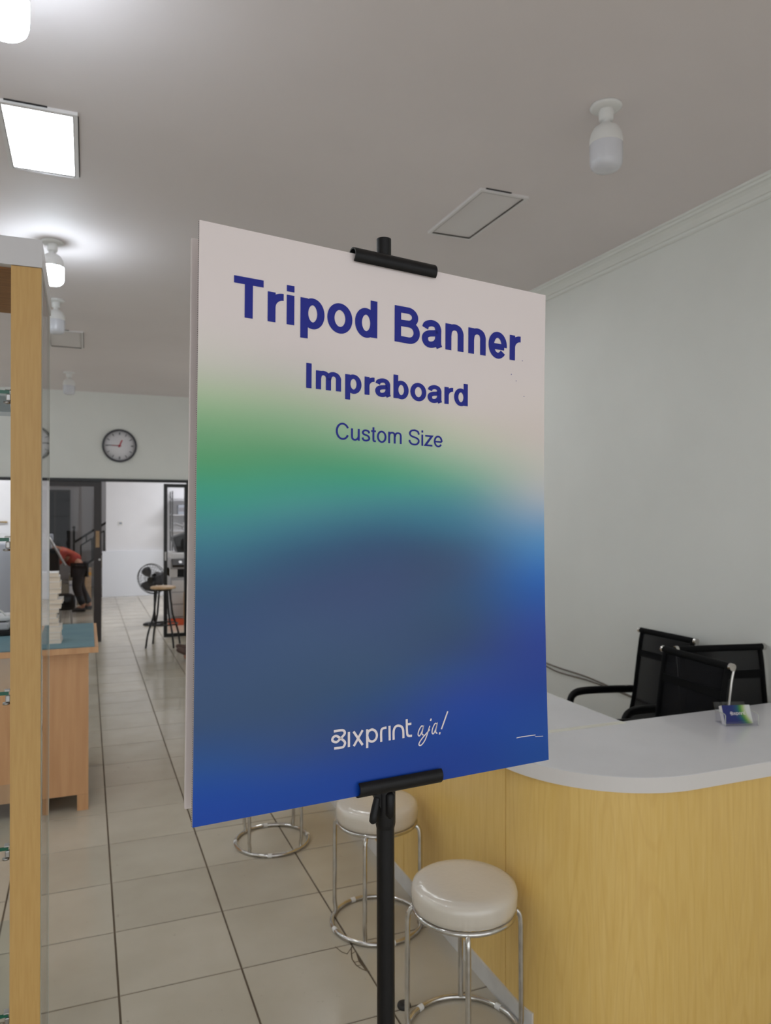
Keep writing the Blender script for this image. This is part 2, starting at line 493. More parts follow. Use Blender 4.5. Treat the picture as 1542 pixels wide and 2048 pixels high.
# back room
struct('wall_rear', MB().box(0.342, 4.2, YR, YR + 0.12, 0, HC), 'wall_white')
struct('wall_stairwell', MB().box(XL, 4.2, 17.4, 17.55, 0, HC), 'wall_white')
struct('wall_side', MB().box(4.1, 4.2, YB2, YR, 0, HC), 'wall_white')
struct('wall_partition', MB().box(XL, -0.95, 13.0, 13.1, 0, HC), 'wall_white')
for y0_, y1_ in ((-hw2+0.05, -0.025), (0.025, hw2-0.05)):
    MB().add([(0.055, y0_, 0.05), (0.055, y1_, 0.05), (0.055, y1_, hh2-0.05), (0.055, y0_, hh2-0.05)], [(0, 1, 2, 3)]).build('pane', 'clear_glass', w2)
# crown moulding along the right wall
prof = [(XR, HC), (XR - 0.088, HC), (XR - 0.088, HC - 0.010), (XR - 0.076, HC - 0.013), (XR - 0.072, HC - 0.022), (XR - 0.060, HC - 0.026),
        (XR - 0.046, HC - 0.036), (XR - 0.034, HC - 0.050), (XR - 0.028, HC - 0.060), (XR - 0.018, HC - 0.062), (XR - 0.016, HC - 0.074), (XR - 0.008, HC - 0.080), (XR, HC - 0.080)]
struct('trim_1', MB().extrude_y(prof, YF + 0.14, YB), 'crown_paint')
# dark frame of the doorway
fr = MB().box(DX0, DX1, YB - 0.02, YB + 0.06, DZ - 0.036, DZ).box(DX1 - 0.03, DX1, YB - 0.02, YB + 0.06, 0, DZ - 0.036).box(DX0, DX0 + 0.04, YB - 0.02, YB + 0.06, 0, DZ - 0.036)
struct('trim_2', fr, 'black_frame')

# sliding glass doors
def leaf(name, x0, x1, y, z0, z1, sw_l, sw_r, rail, fm, gm):
    d = bpy.data.objects.new(name, None); col.objects.link(d); d['kind'] = 'structure'; d.location = (0, y, 0)
    MB().box(x0, x0 + sw_l, -0.018, 0.018, z0, z1).build('stile', fm, d)
    MB().box(x1 - sw_r, x1, -0.018, 0.018, z0, z1).build('stile', fm, d)
    MB().box(x0 + sw_l, x1 - sw_r, -0.018, 0.018, z1 - rail, z1).build('rail', fm, d)
    MB().box(x0 + sw_l, x1 - sw_r, -0.018, 0.018, z0, z0 + rail).build('rail', fm, d)
    MB().add([(x0 + sw_l, 0, z0 + rail), (x1 - sw_r, 0, z0 + rail), (x1 - sw_r, 0, z1 - rail), (x0 + sw_l, 0, z1 - rail)], [(0, 1, 2, 3)]).build('pane', gm, d)
    return d
d1 = leaf('door_1', -0.78, 0.172, YB + 0.03, 0.005, DZ - 0.037, 0.085, 0.088, 0.06, 'dark_brown_frame', 'door_glass')
h = MB().box(0.105, 0.148, -0.024, -0.018, 1.16, 1.36).build('handle', 'tan_card', d1); h['label'] = 'beige plastic pull plate on the dark door stile'
MB().cyl((0.150, -0.03, 1.01), (0.150, -0.018, 1.01), 0.014, 12).build('lock', 'brushed_steel', d1)
d2 = leaf('door_2', 0.906, DX1 - 0.031, YB + 0.03, 0.01, 1.95, 0.044, 0.025, 0.045, 'black_frame', 'door_glass_light')
MB().box(0.917, 0.937, -0.024, -0.018, 0.98, 1.09).build('handle', 'brushed_steel', d2)

# ------------------------------------------------------------------ counter
CT = 0.82; ST = 0.045
SX, SY, SR = 1.215, 1.67, 0.42          # slab outline: left edge, front edge, corner radius
BX, BY, BR = 1.245, 1.70, 0.32          # base panel
cnt = thing('reception_counter', 'yellow beech laminate reception counter with rounded corner and white top', 'counter', (0, 0, 0))
top_poly = [(SX, 2.178)] + [(SX, SY + SR)] + arc_pts(SX + SR, SY + SR, SR, PI, 1.5*PI, 24)[1:] + [(2.80, SY), (2.80, 2.19), (1.80, 2.19), (1.80, 2.178)]
def slab(mb, poly, z0, z1):
    mb.prism(poly, z0, z1)
ctop = MB(); slab(ctop, top_poly, CT - 0.0015, CT)
ct = ctop.build('countertop', 'white_laminate', cnt)
ce = MB(); slab(ce, top_poly, CT - ST, CT - 0.0015)
ce.build('countertop_edge', 'white_edge', ct)
wing = MB().box(SX, 1.80, 2.182, 4.60, CT - ST, CT)
wing.build('countertop', 'white_laminate', cnt)
MB().box(SX, 1.80, 2.178, 2.182, CT - ST, CT - 0.0005).box(SX + 0.01, 1.80, 2.168, 2.194, CT, CT + 0.0008).build('joint_strip', 'joint_cream', cnt)
th = 0.018
outer = arc_pts(BX + BR, BY + BR, BR, PI, 1.5*PI, 24)
inner = arc_pts(BX + BR, BY + BR, BR - th, PI, 1.5*PI, 24)
cp = MB()
poly = [(BX, 2.072)] + outer + [(2.80, BY), (2.80, BY + th)] + inner[::-1] + [(BX + th, 2.072)]
cp.prism(poly, 0.0, CT - ST)
cp.build('curved_panel', 'beech', cnt)
ys = [2.0755, 2.90, 3.72, 4.56]
for a, b_ in zip(ys[:-1], ys[1:]):
    MB().box(BX, BX + th, a, b_ - 0.0035, 0.0, CT - ST).build('side_panel', 'beech', cnt)
MB().box(BX + th, 1.77, 4.542, 4.56, 0, CT - ST).build('end_panel', 'beech', cnt)
pl = MB(); e = 0.008
po = [(BX - e, 4.56), (BX - e, BY + BR)] + arc_pts(BX + BR, BY + BR, BR + e, PI, PI + 0.28, 8)[1:]
pi_ = [(BX - 0.0005, 4.56), (BX - 0.0005, BY + BR)] + arc_pts(BX + BR, BY + BR, BR + 0.0005, PI, PI + 0.28, 8)[1:]
pl.prism(po + pi_[::-1], 0.0, 0.062)
pl.build('plinth', 'plinth_grey', cnt)

# ------------------------------------------------------------------ ceiling fixtures
def bulb_lamp(x, y, lit, label):
    t = thing('ceiling_bulb', label, 'ceiling lamp', (x, y, HC), 0, 'bulb lamps on the ceiling')
    MB().lathe([(0.0, 0.0), (0.056, 0.0), (0.058, -0.006), (0.050, -0.013), (0.034, -0.017), (0.0, -0.017)], 28).build('ceiling_rose', 'white_plastic', t)
    MB().lathe([(0.025, -0.016), (0.027, -0.022), (0.026, -0.050), (0.022, -0.056), (0.0, -0.056)], 24).build('socket', 'white_plastic', t)
    sb = MB().lathe([(0.016, -0.054), (0.017, -0.068), (0.030, -0.073), (0.044, -0.083), (0.054, -0.100), (0.0585, -0.122), (0.0590, -0.138), (0.0590, -0.142), (0.0, -0.142)], 32).build('bulb_shell', 'white_plastic', t)
    MB().lathe([(0.0588, -0.142), (0.0592, -0.170), (0.0585, -0.205), (0.054, -0.222), (0.044, -0.232), (0.022, -0.238), (0.0, -0.239)], 32).build('bulb_diffuser', 'bulb_lit' if lit else 'bulb_opal', t)
    return t
bulb_lamp(1.752, 2.219, False, 'unlit white bulb lamp on the ceiling nearest the right wall')
bulb_lamp(-0.20, 2.17, True, 'glowing bulb lamp cut off by the top left corner of the photo')
bulb_lamp(-0.175, 4.45, True, 'glowing bulb lamp just beside the top of the display cabinet')
bulb_lamp(-0.20, 5.66, False, 'unlit white bulb lamp hanging just below the glowing one by the cabinet')
bulb_lamp(-0.172, 8.50, False, 'small far unlit bulb lamp near the back wall above the clock')

# lit bulbs added out of view at the left to brighten the room
for (x_, y_, w_) in ((-2.12, 2.17, 'beside the left wall, first from the shop front'), (-2.12, 4.45, 'beside the left wall, second from the shop front'),
                     (-2.12, 5.66, 'beside the left wall, third from the shop front'), (-2.12, 8.50, 'beside the left wall, nearest the back wall')):
    bulb_lamp(x_, y_, True, 'added glowing bulb lamp out of view ' + w_)

def panel(x0, x1, y0, y1, lit, label):
    t = thing('ceiling_panel_light', label, 'ceiling light', ((x0+x1)/2, (y0+y1)/2, HC), 0, 'flat panel lights in the ceiling')
    w = (x1-x0)/2; d = (y1-y0)/2; b_ = 0.018
    f = MB().box(-w, w, -d, -d+b_, -0.012, 0).box(-w, w, d-b_, d, -0.012, 0).box(-w, -w+b_, -d+b_, d-b_, -0.012, 0).box(w-b_, w, -d+b_, d-b_, -0.012, 0)
    f.build('frame', 'panel_frame', t)
    MB().box(-w+b_, w-b_, -d+b_, d-b_, -0.007, -0.002).build('diffuser', 'panel_lit' if lit else 'panel_unlit', t)
    gr = MB().box(-w+b_, w-b_, -d+b_-0.004, -d+b_, -0.0125, -0.003).box(-w+b_, w-b_, d-b_, d-b_+0.004, -0.0125, -0.003).box(-w+b_-0.004, -w+b_, -d+b_, d-b_, -0.0125, -0.003).box(w-b_, w-b_+0.004, -d+b_, d-b_, -0.0125, -0.003)  # grey strips standing for the shade between frame and diffuser
    gr.build('groove_shade', 'panel_groove_shade', t)
    MB().box(-w*0.8, w*0.25, -d-0.006, -d-0.0005, -0.004, 0.0).build('gap', 'gap_dark', t)
    MB().box(w+0.0005, w+0.004, -d*0.9, d*1.0, -0.003, 0.0).build('gap', 'gap_dark', t)
    return t
panel(-0.306, -0.033, 2.985, 3.552, True, 'glowing white rectangular panel light in the left of the ceiling')
panel(1.662, 1.915, 2.985, 3.555, False, 'unlit grey rectangular panel set in the ceiling above the banner')
panel(-2.26, -1.99, 2.985, 3.552, True, 'added glowing white panel light out of view beside the left wall, nearer the shop front')  # this panel and the next are added out of view as fill light
panel(-2.26, -1.99, 6.56, 7.20, True, 'added glowing white panel light out of view beside the left wall, nearer the back wall')
panel(1.65, 1.93, 4.50, 5.10, True, 'added glowing white panel light hidden behind the banner, nearer the counter')  # this pair is added too, unseen, to fill the far end
panel(1.65, 1.93, 5.50, 6.10, True, 'added glowing white panel light hidden behind the banner, nearer the back wall')
panel(-0.306, -0.028, 6.56, 7.20, False, 'far unlit grey panel in the ceiling beyond the hanging bulbs')

# ceiling tubes added out of view to brighten the back room
def fill_tube(x, y, rz, label):
    t = thing('fill_tube', label, 'ceiling light', (x, y, HC), rz, 'added tube lights in the back room')
    MB().box(-0.6, 0.6, -0.045, 0.045, -0.05, 0.0, 0.006).build('housing', 'white_plastic', t)
    MB().cyl((-0.58, 0, -0.066), (0.58, 0, -0.066), 0.014, 12).build('tube', 'fill_tube_lit', t)
    ld = bpy.data.lights.new('fill_glow', 'AREA'); ld.shape = 'RECTANGLE'; ld.size = 1.15; ld.size_y = 0.06
    ld.energy = BACKROOM_WATT; ld.color = (0.95, 0.97, 1.0)
    lo = bpy.data.objects.new('fill_glow', ld); col.objects.link(lo); lo.parent = t; lo.location = (0, 0, -0.085)
    return t
mat('fill_tube_lit', srgb(255, 255, 255), 0.5, emit=(0.95, 0.97, 1, 1), emit_strength=8.0)
fill_tube(1.9, 11.6, 0.0, 'added white tube light out of view on the back room ceiling over the copier')
fill_tube(2.3, 13.6, 0.0, 'added white tube light out of view on the back room ceiling near the rear wall')
fill_tube(-1.6, 11.5, 0.0, 'added white tube light out of view on the back room ceiling at the far left')

# ------------------------------------------------------------------ tripod banner
BW, BH = 0.600, 0.7882
BC = Vector((0.4288, 1.0317, 1.5577))
BU = Vector((0.98990, 0.14049, -0.01893)); BV = Vector((0.01439, 0.03328, 0.99934)); BN = BU.cross(BV) * 1.0
if BN.y > 0: BN = -BN            # towards the viewer / shop front
POLE_B = Vector((0.4300, 1.0625, 0.0)); POLE_T = Vector((0.4235, 1.0650, 1.993))
ban = thing('tripod_banner', 'tall tripod stand holding a white, green and blue banner board reading Tripod Banner', 'banner', (POLE_B.x, POLE_B.y, 0))
base = Vector((POLE_B.x, POLE_B.y, 0))
def bow(u, v):
    return -0.0075 * (max(0.0, u) ** 2) * (1 - (2*v - 1)**2)
def bpt(x, y, off=0.0):
    """board coordinates in metres from the board centre -> local point of the stand"""
    u = x/BW + 0.5; v = y/BH + 0.5
    return BC + BU*x + BV*y + BN*(off + bow(u, v)) - base
PRINT = [
 (0.031, [ (0.783,184,178,172), (0.744,172,172,160), (0.705,152,168,140), (0.666,122,155,120), (0.627,100,146,110), (0.589,82,140,100), (0.565,74,142,115), (0.531,68,138,122), (0.492,72,128,132), (0.454,68,112,128), (0.415,64,96,120), (0.377,62,84,110), (0.319,64,80,112), (0.243,66,82,110), (0.168,64,80,108), (0.130,58,78,118), (0.092,54,80,130), (0.055,48,74,140), (0.017,46,70,138) ]),
 (0.218, [ (0.802,186,176,174), (0.751,172,170,162), (0.723,162,168,148), (0.684,135,160,132), (0.645,112,150,116), (0.607,84,140,105), (0.584,78,142,115), (0.548,72,138,125), (0.529,78,135,132), (0.490,70,115,130), (0.460,64,98,120), (0.433,62,86,112), (0.376,66,80,110), (0.299,68,84,112), (0.185,64,80,106), (0.128,62,78,112), (0.090,58,76,120), (0.052,52,74,135), (0.022,46,70,135) ]),
 (0.457, [ (0.749,184,175,170), (0.721,172,170,160), (0.692,158,166,145), (0.649,130,160,135), (0.621,104,150,118), (0.598,82,145,115), (0.578,74,142,120), (0.557,75,138,132), (0.535,75,125,132), (0.506,68,110,128), (0.478,64,92,116), (0.449,64,82,110), (0.393,68,80,110), (0.323,68,82,112), (0.238,66,82,108), (0.197,62,80,110), (0.169,58,78,115), (0.114,56,72,118), (0.040,48,68,132) ]),
 (0.698, [ (0.728,188,178,174), (0.693,178,176,162), (0.658,165,172,155), (0.623,140,165,145), (0.595,115,155,135), (0.578,102,150,138), (0.554,88,135,138), (0.519,78,122,140), (0.484,70,108,132), (0.457,68,92,118), (0.415,68,84,112), (0.346,64,84,114), (0.295,64,80,108), (0.243,62,76,112), (0.209,58,78,125), (0.174,58,74,130), (0.141,52,72,138), (0.090,48,70,135), (0.039,44,66,128) ]),
 (0.945, [ (0.766,190,180,176), (0.691,184,174,168), (0.654,178,174,166), (0.615,168,170,162), (0.578,160,165,165), (0.540,140,155,168), (0.503,112,140,168), (0.466,86,128,168), (0.429,74,115,165), (0.391,62,100,160), (0.354,58,90,150), (0.299,60,80,140), (0.243,58,72,132), (0.169,54,70,130), (0.115,50,72,135), (0.060,50,74,135), (0.014,46,72,130) ]),
]
LOGO = {
 'B': [ (-0.1004,-0.2972), (-0.0878,-0.2971), (-0.0837,-0.2992), (-0.0832,-0.3025), (-0.0856,-0.3053), (-0.0913,-0.3098), (-0.0956,-0.3126), (-0.0992,-0.3121), (-0.1023,-0.3100), (-0.1024,-0.3071), (-0.1004,-0.3048), (-0.0964,-0.3040), (-0.0913,-0.3072), (-0.0851,-0.3118), (-0.0826,-0.3154), (-0.0841,-0.3196), (-0.0877,-0.3213), (-0.0998,-0.3211) ],
 'i': [ (-0.0764,-0.3010), (-0.0764,-0.3223) ],
 'x1': [ (-0.0690,-0.3013), (-0.0540,-0.3224) ],
 'x2': [ (-0.0541,-0.3012), (-0.0685,-0.3221) ],
 'p1': [ (-0.0466,-0.3009), (-0.0466,-0.3277) ],
 'p2': [ (-0.0466,-0.3099), (-0.0448,-0.3047), (-0.0386,-0.3022), (-0.0328,-0.3055), (-0.0305,-0.3115), (-0.0327,-0.3173), (-0.0386,-0.3195), (-0.0443,-0.3165), (-0.0466,-0.3099) ],
 'r': [ (-0.0231,-0.3219), (-0.0232,-0.3074), (-0.0209,-0.3031), (-0.0142,-0.3023) ],
 'i2': [ (-0.0091,-0.3005), (-0.0088,-0.3217) ],
 'n': [ (-0.0020,-0.3217), (-0.0020,-0.3094), (0.0008,-0.3035), (0.0058,-0.3020), (0.0118,-0.3044), (0.0145,-0.3101), (0.0150,-0.3215) ],
 't1': [ (0.0208,-0.2943), (0.0214,-0.3143), (0.0238,-0.3191), (0.0301,-0.3199) ],
 't2': [ (0.0221,-0.3020), (0.0290,-0.3020) ],
}
SCRIPT = {
 'a1': [ (0.0507,-0.3087), (0.0471,-0.3077), (0.0425,-0.3135), (0.0409,-0.3195), (0.0436,-0.3217), (0.0479,-0.3156), (0.0507,-0.3087), (0.0479,-0.3190), (0.0507,-0.3217) ],
 'j': [ (0.0622,-0.3091), (0.0545,-0.3273), (0.0479,-0.3350), (0.0436,-0.3360), (0.0425,-0.3332), (0.0479,-0.3264), (0.0622,-0.3146) ],
 'jd': [ (0.0649,-0.2986), (0.0634,-0.3020) ],
 'a2': [ (0.0755,-0.3076), (0.0715,-0.3071), (0.0671,-0.3143), (0.0663,-0.3202), (0.0691,-0.3216), (0.0731,-0.3150), (0.0758,-0.3076), (0.0728,-0.3187), (0.0758,-0.3225) ],
 'e1': [ (0.0956,-0.2911), (0.0835,-0.3168) ],
 'e2': [ (0.0808,-0.3210), (0.0798,-0.3243) ],
}
WHITE = (190.0, 180.0, 178.0)
def print_colour(u, v):
    vals = []
    for cu, lst in PRINT:
        l = lst
        if v >= l[0][0]:
            t = min(1.0, (v - l[0][0]) / 0.06); c = tuple(l[0][1+k]*(1-t) + WHITE[k]*t for k in range(3))
        elif v <= l[-1][0]: c = l[-1][1:]
        else:
            for a, b in zip(l[:-1], l[1:]):
                if b[0] <= v <= a[0]:
                    t = (a[0]-v)/(a[0]-b[0]); c = tuple(a[1+k]*(1-t) + b[1+k]*t for k in range(3)); break
        vals.append((cu, c))
    if u <= vals[0][0]: c = vals[0][1]
    elif u >= vals[-1][0]:
        t = (u - vals[-1][0])/(vals[-1][0]-vals[-2][0])*0.7
        c = tuple(min(200, max(20, vals[-1][1][k] + (vals[-1][1][k]-vals[-2][1][k])*t)) for k in range(3))
    else:
        for i in range(len(vals)-1):
            if vals[i][0] <= u <= vals[i+1][0]:
                t = (u-vals[i][0])/(vals[i+1][0]-vals[i][0])
                p1 = vals[i][1]; p2 = vals[i+1][1]
                p0 = vals[i-1][1] if i > 0 else p1; p3 = vals[i+2][1] if i+2 < len(vals) else p2
                c = tuple(max(20, min(200, 0.5*(2*p1[k] + (p2[k]-p0[k])*t + (2*p0[k]-5*p1[k]+4*p2[k]-p3[k])*t*t + (3*p1[k]-p0[k]-3*p2[k]+p3[k])*t**3))) for k in range(3))
                break
    return c
PRINT_WHITE = (0.78, 0.70, 0.69)
def ink(c):
    return tuple(max(0.004, (lin(c[k]) - 0.027)/(lin(WHITE[k]) - 0.027)*PRINT_WHITE[k]) for k in range(3)) + (1.0,)
def smooth_print(u, v):
    acc = [0, 0, 0]; n = 0
    for du in (-0.05, 0, 0.05):
        for dv in (-0.018, -0.009, 0, 0.009, 0.018):
            c = print_colour(min(1, max(0, u+du)), min(1, max(0, v+dv))); n += 1
            for k in range(3): acc[k] += c[k]
    return tuple(a/n for a in acc)
m = mat('banner_print', (0.8, 0.8, 0.8, 1), 0.45, spec=0.3)
at = N(m, 'ShaderNodeVertexColor'); at.layer_name = 'print'
L(m, at.outputs['Color'], m.node_tree.nodes['Principled BSDF'].inputs['Base Color'])

NU, NV = 36, 72
TH = 0.005
fb = MB()
vs = []; fs = []
for j in range(NV+1):
    for i in range(NU+1):
        vs.append(bpt((i/NU - 0.5)*BW, (j/NV - 0.5)*BH, 0.0))
for j in range(NV):
    for i in range(NU):
        a = j*(NU+1)+i
        fs.append((a, a+1, a+NU+2, a+NU+1))
fb.add(vs, fs, True)
front = fb.build('printed_face', 'banner_print', None)
ca = front.data.color_attributes.new('print', 'FLOAT_COLOR', 'POINT')
cc = []
for j in range(NV+1):
    for i in range(NU+1):
        cc += ink(smooth_print(i/NU, j/NV))
ca.data.foreach_set('color', cc)
# the fluted board carrying the print
cb = MB()
rim = []
for off in (-0.0002, -TH):
    for j in range(NV+1):
        for i in (0, NU):
            pass
def sheet(mb, n0, n1, off0, off1):
    A = []; 
    for off in (off0, off1):
        for j in range(n1+1):
            for i in range(n0+1):
                A.append(bpt((i/n0-0.5)*BW, (j/n1-0.5)*BH, off))
    K = (n0+1)*(n1+1); F = []
    for j in range(n1):
        for i in range(n0):
            a = j*(n0+1)+i
            F.append((a, a+1, a+n0+2, a+n0+1)); F.append((K+a, K+a+n0+1, K+a+n0+2, K+a+1))
    for j in range(n1):
        a = j*(n0+1); F.append((a, a+n0+1, K+a+n0+1, K+a)); a += n0; F.append((a, K+a, K+a+n0+1, a+n0+1))
    for i in range(n0):
        F.append((i, K+i, K+i+1, i+1)); a = n1*(n0+1)+i; F.append((a, a+1, K+a+1, K+a))
    mb.add(A, F, False)
sheet(cb, 6, 24, -0.0003, -TH)
fboard = cb.build('front_board', 'banner_back', ban)
front.parent = fboard
fboard['label'] = 'front printed board of the banner'
# open flutes along the left and right edge
fl = MB()
nfl = 280
for s_ in (-1, 1):
    for k in range(nfl):
        y0 = (-0.5 + (k+0.18)/nfl)*BH; y1 = (-0.5 + (k+0.72)/nfl)*BH; x = s_*(BW/2 + 0.0003)
        fl.add([bpt(x, y0, -0.0008), bpt(x, y1, -0.0008), bpt(x, y1, -TH+0.0008), bpt(x, y0, -TH+0.0008)], [(0, 1, 2, 3)])
o = fl.build('flute_openings', mat('flute_shadow', srgb(120, 108, 108), 0.8), fboard); o['kind'] = 'stuff'
# second board behind the pole
bb = MB()
GAP = 0.052
B2 = [BC + BU*x + BV*y - BN*(GAP + t_) - base for t_ in (0, TH) for x, y in ((-BW/2+0.004, -BH/2+0.006), (BW/2, -BH/2+0.006), (BW/2, BH/2-0.004), (-BW/2+0.004, BH/2-0.004))]
bb.add(B2, [(3, 2, 1, 0), (4, 5, 6, 7), (0, 1, 5, 4), (1, 2, 6, 5), (2, 3, 7, 6), (3, 0, 4, 7)])
o = bb.build('back_board', 'banner_back', ban, bevel=0.0012); o['label'] = 'plain pale board at the back of the banner'

# ---- lettering: every letter is drawn with strokes
def ribbon(mb, pts, wx, wy, T_, closed=False):
    P = [Vector((p[0], p[1], 0)) for p in pts]
    q = [P[0]]
    for p in P[1:]:
        if (p-q[-1]).length > 1e-7: q.append(p)
    P = q; k = len(P)
    if closed and (P[0]-P[-1]).length < 1e-6: P = P[:-1]; k -= 1
    Ls = []; Rs = []
    for i in range(k):
        if closed: d1_ = (P[i]-P[i-1]).normalized(); d2_ = (P[(i+1) % k]-P[i]).normalized()
        else:
            d1_ = (P[i]-P[i-1]).normalized() if i > 0 else (P[1]-P[0]).normalized()
            d2_ = (P[i+1]-P[i]).normalized() if i < k-1 else d1_
            if i == 0: d1_ = d2_
        n1_ = Vector((-d1_.y, d1_.x, 0)); n2_ = Vector((-d2_.y, d2_.x, 0))
        o1 = Vector((n1_.x*wx/2, n1_.y*wy/2, 0)); o2 = Vector((n2_.x*wx/2, n2_.y*wy/2, 0))
        nm = (n1_+n2_)
        if nm.length < 1e-4: off = o1
        else:
            nm.normalize(); c_ = max(0.35, nm.dot(n1_)); off = Vector((nm.x*wx/2, nm.y*wy/2, 0))/c_
        Ls.append(P[i]+off); Rs.append(P[i]-off)
    vs_ = [T_(p) for p in Ls+Rs]
    fs_ = [(i, (i+1) % k, k+(i+1) % k, k+i) for i in range(k if closed else k-1)]
    mb.add(vs_, fs_)
def ell(cx, cy, rx, ry, a0, a1, n=24):
    return [(cx+rx*math.cos(math.radians(a0+(a1-a0)*i/n)), cy+ry*math.sin(math.radians(a0+(a1-a0)*i/n))) for i in range(n+1)]
def spl(pts, seg=6): return [(p.x, p.y) for p in catmull([(x, y, 0) for x, y in pts], seg)]
def glyph(ch, bold):
    """(advance, [(points, closed)]) in units of 1/1000 em"""
    if bold:
        wx, wy, xh = 157, 128, 542
        hx = wx/2; hy = wy/2; s = 66+hx; top = xh-hy
        if ch == 'T': return 611, [([(18, 720-hy), (593, 720-hy)], 0), ([(305, 0), (305, 720-hy)], 0)]
        if ch == 'I': return 278, [([(139, 0), (139, 720)], 0)]
        if ch == 'r': return 389, [([(s, 0), (s, xh)], 0), (ell(378, 268, 378-s, top-268, 178, 88), 0)]
        if ch == 'i': return 278, [([(139, 0), (139, xh)], 0), ([(139, 604), (139, 720)], 0)]
        if ch in 'pbdo':
            ry = top-266+12
            if ch == 'o': return 611, [(ell(305, 268, 199, ry, 0, 360, 40), 1)]
            if ch == 'p': return 611, [([(s, -205), (s, xh)], 0), (ell(326, 268, 174, ry, 0, 360, 40), 1)]
            if ch == 'b': return 611, [([(s, 0), (s, 720)], 0), (ell(326, 268, 174, ry, 0, 360, 40), 1)]
            if ch == 'd': return 611, [([(611-s, 0), (611-s, 720)], 0), (ell(285, 268, 174, ry, 0, 360, 40), 1)]
        if ch == 'n': return 611, [([(s, 0), (s, xh)], 0), (spl([(s, 300), (168, 405), (235, 468), (325, 486), (420, 455), (466, 375), (470, 300)])+[(470, 0)], 0)]
        if ch == 'm': return 889, [([(s, 0), (s, xh)], 0), (spl([(s, 300), (165, 405), (220, 468), (300, 486), (385, 455), (441, 375), (444, 300)])+[(444, 0)], 0),
                                   (spl([(444, 300), (470, 405), (525, 468), (610, 486), (695, 455), (747, 375), (750, 300)])+[(750, 0)], 0)]
        if ch == 'a': return 556, [(spl([(100, 372), (140, 448), (270, 490), (385, 462), (432, 385), (434, 300)])+[(434, 130), (440, 60), (468, 8)], 0),
                                   (spl([(434, 318), (340, 292), (205, 270), (120, 225), (98, 150), (140, 72), (235, 46), (350, 78), (420, 150), (434, 215)]), 0)]
        if ch == 'e': return 556, [([(95, 240), (462, 240)], 0), (ell(278, 268, 184, top-266+12, -8, 322, 36), 0)]
        if ch == 'B': return 722, [([(146, 0), (146, 720)], 0), ([(146, 720-hy), (400, 720-hy)]+ell(400, 524, 168, 720-hy-524, 90, -90)+[(146, 386)], 0),
                                   ([(146, 386), (420, 386)]+ell(420, 222, 190, 164, 90, -90)+[(146, hy)], 0)]
    else:
        wx, wy, xh = 95, 80, 525
        hy = wy/2; top = xh-hy
        if ch == 'C': return 722, [(ell(375, 360, 284, 338, 27, 333, 44), 0)]
        if ch == 'S': return 667, [(spl([(590, 505), (540, 632), (400, 690), (320, 692), (180, 660), (105, 560), (130, 455), (240, 395), (340, 370), (460, 335), (565, 265), (572, 150), (480, 55), (340, 28), (190, 55), (95, 150), (82, 225)], 5), 0)]
        if ch == 'u': return 556, [([(446, 0), (446, xh)], 0), ([(110, xh)]+spl([(110, 190), (125, 95), (190, 35), (280, 30), (375, 75), (430, 150), (446, 230)]), 0)]
        if ch == 's': return 500, [(spl([(412, 368), (375, 455), (255, 490), (150, 470), (95, 390), (130, 320), (245, 280), (350, 245), (415, 160), (385, 75), (255, 32), (130, 60), (76, 158)], 5), 0)]
        if ch == 't': return 278, [([(128, 660)]+spl([(128, 140), (140, 60), (185, 32), (255, 36)]), 0), ([(16, xh-hy), (255, xh-hy)], 0)]
        if ch == 'o': return 556, [(ell(278, 261, 198, 237, 0, 360, 40), 1)]
        if ch == 'm': return 833, [([(108, 0), (108, xh)], 0), (spl([(108, 320), (130, 415), (190, 475), (270, 490), (350, 470), (396, 400), (401, 330)])+[(401, 0)], 0),
                                   (spl([(416, 320), (440, 415), (500, 475), (590, 490), (670, 470), (716, 400), (721, 330)])+[(721, 0)], 0)]
        if ch == 'i': return 222, [([(111, 0), (111, xh)], 0), ([(111, 618), (111, 720)], 0)]
        if ch == 'z': return 500, [([(50, xh-hy), (425, xh-hy), (62, hy), (452, hy)], 0)]
        if ch == 'e': return 556, [([(85, 250), (478, 250)], 0), (ell(280, 261, 199, 237, -3, 325, 40), 0)]
    return 278, []
def letters(text, x0, x1, ybase, cap, bold, material, space=278):
    wx, wy = (157, 128) if bold else (95, 80)
    adv = [glyph(c, bold)[0] if c != ' ' else space for c in text]
    # ink extents of the row
    lb = 18 if text[0] == 'T' else (139-wx/2 if text[0] == 'I' else 46)
    rb = {'r': 2, 'd': 66, 'e': 34}[text[-1]]
    sx = (x1-x0)/(sum(adv)-lb-rb); sy = cap/720.0
    pen = -lb
    for k, ch in enumerate(text):
        if ch != ' ':
            mb = MB()
            for pts, closed in glyph(ch, bold)[1]:
                ribbon(mb, pts, wx, wy, lambda p, pen=pen: bpt(x0 + (pen+p.x)*sx, ybase + p.y*sy, 0.0005), closed)
            mb.build('letter_' + (ch.lower()), material, fboard)
        pen += adv[k]
def U(u): return (u-0.5)*BW
def V(v): return (v-0.5)*BH
letters('Tripod Banner', U(0.0792), U(0.9095), V(0.8470), 0.0702*BH, True, 'ink_navy')
letters('Impraboard', U(0.2567), U(0.7275), V(0.7378), 0.0450*BH, True, 'ink_navy')
letters('Custom Size', U(0.3350), U(0.6455), V(0.6502), 0.0300*BH, False, 'ink_navy')
lg = MB()
for k, pts in LOGO.items():
    p = spl(pts, 5) if len(pts) > 2 else pts
    ribbon(lg, p, 0.0037, 0.0034, lambda q: bpt(q.x, q.y, 0.0005), k == 'p2')
o = lg.build('logo_lettering', 'ink_white', fboard); o['label'] = 'white rounded lettering Bixprint'
lg = MB()
for k, pts in SCRIPT.items():
    p = spl(pts, 6) if len(pts) > 2 else pts
    ribbon(lg, p, 0.0019 if len(pts) > 2 else 0.0026, 0.0019, lambda q: bpt(q.x, q.y, 0.0005))
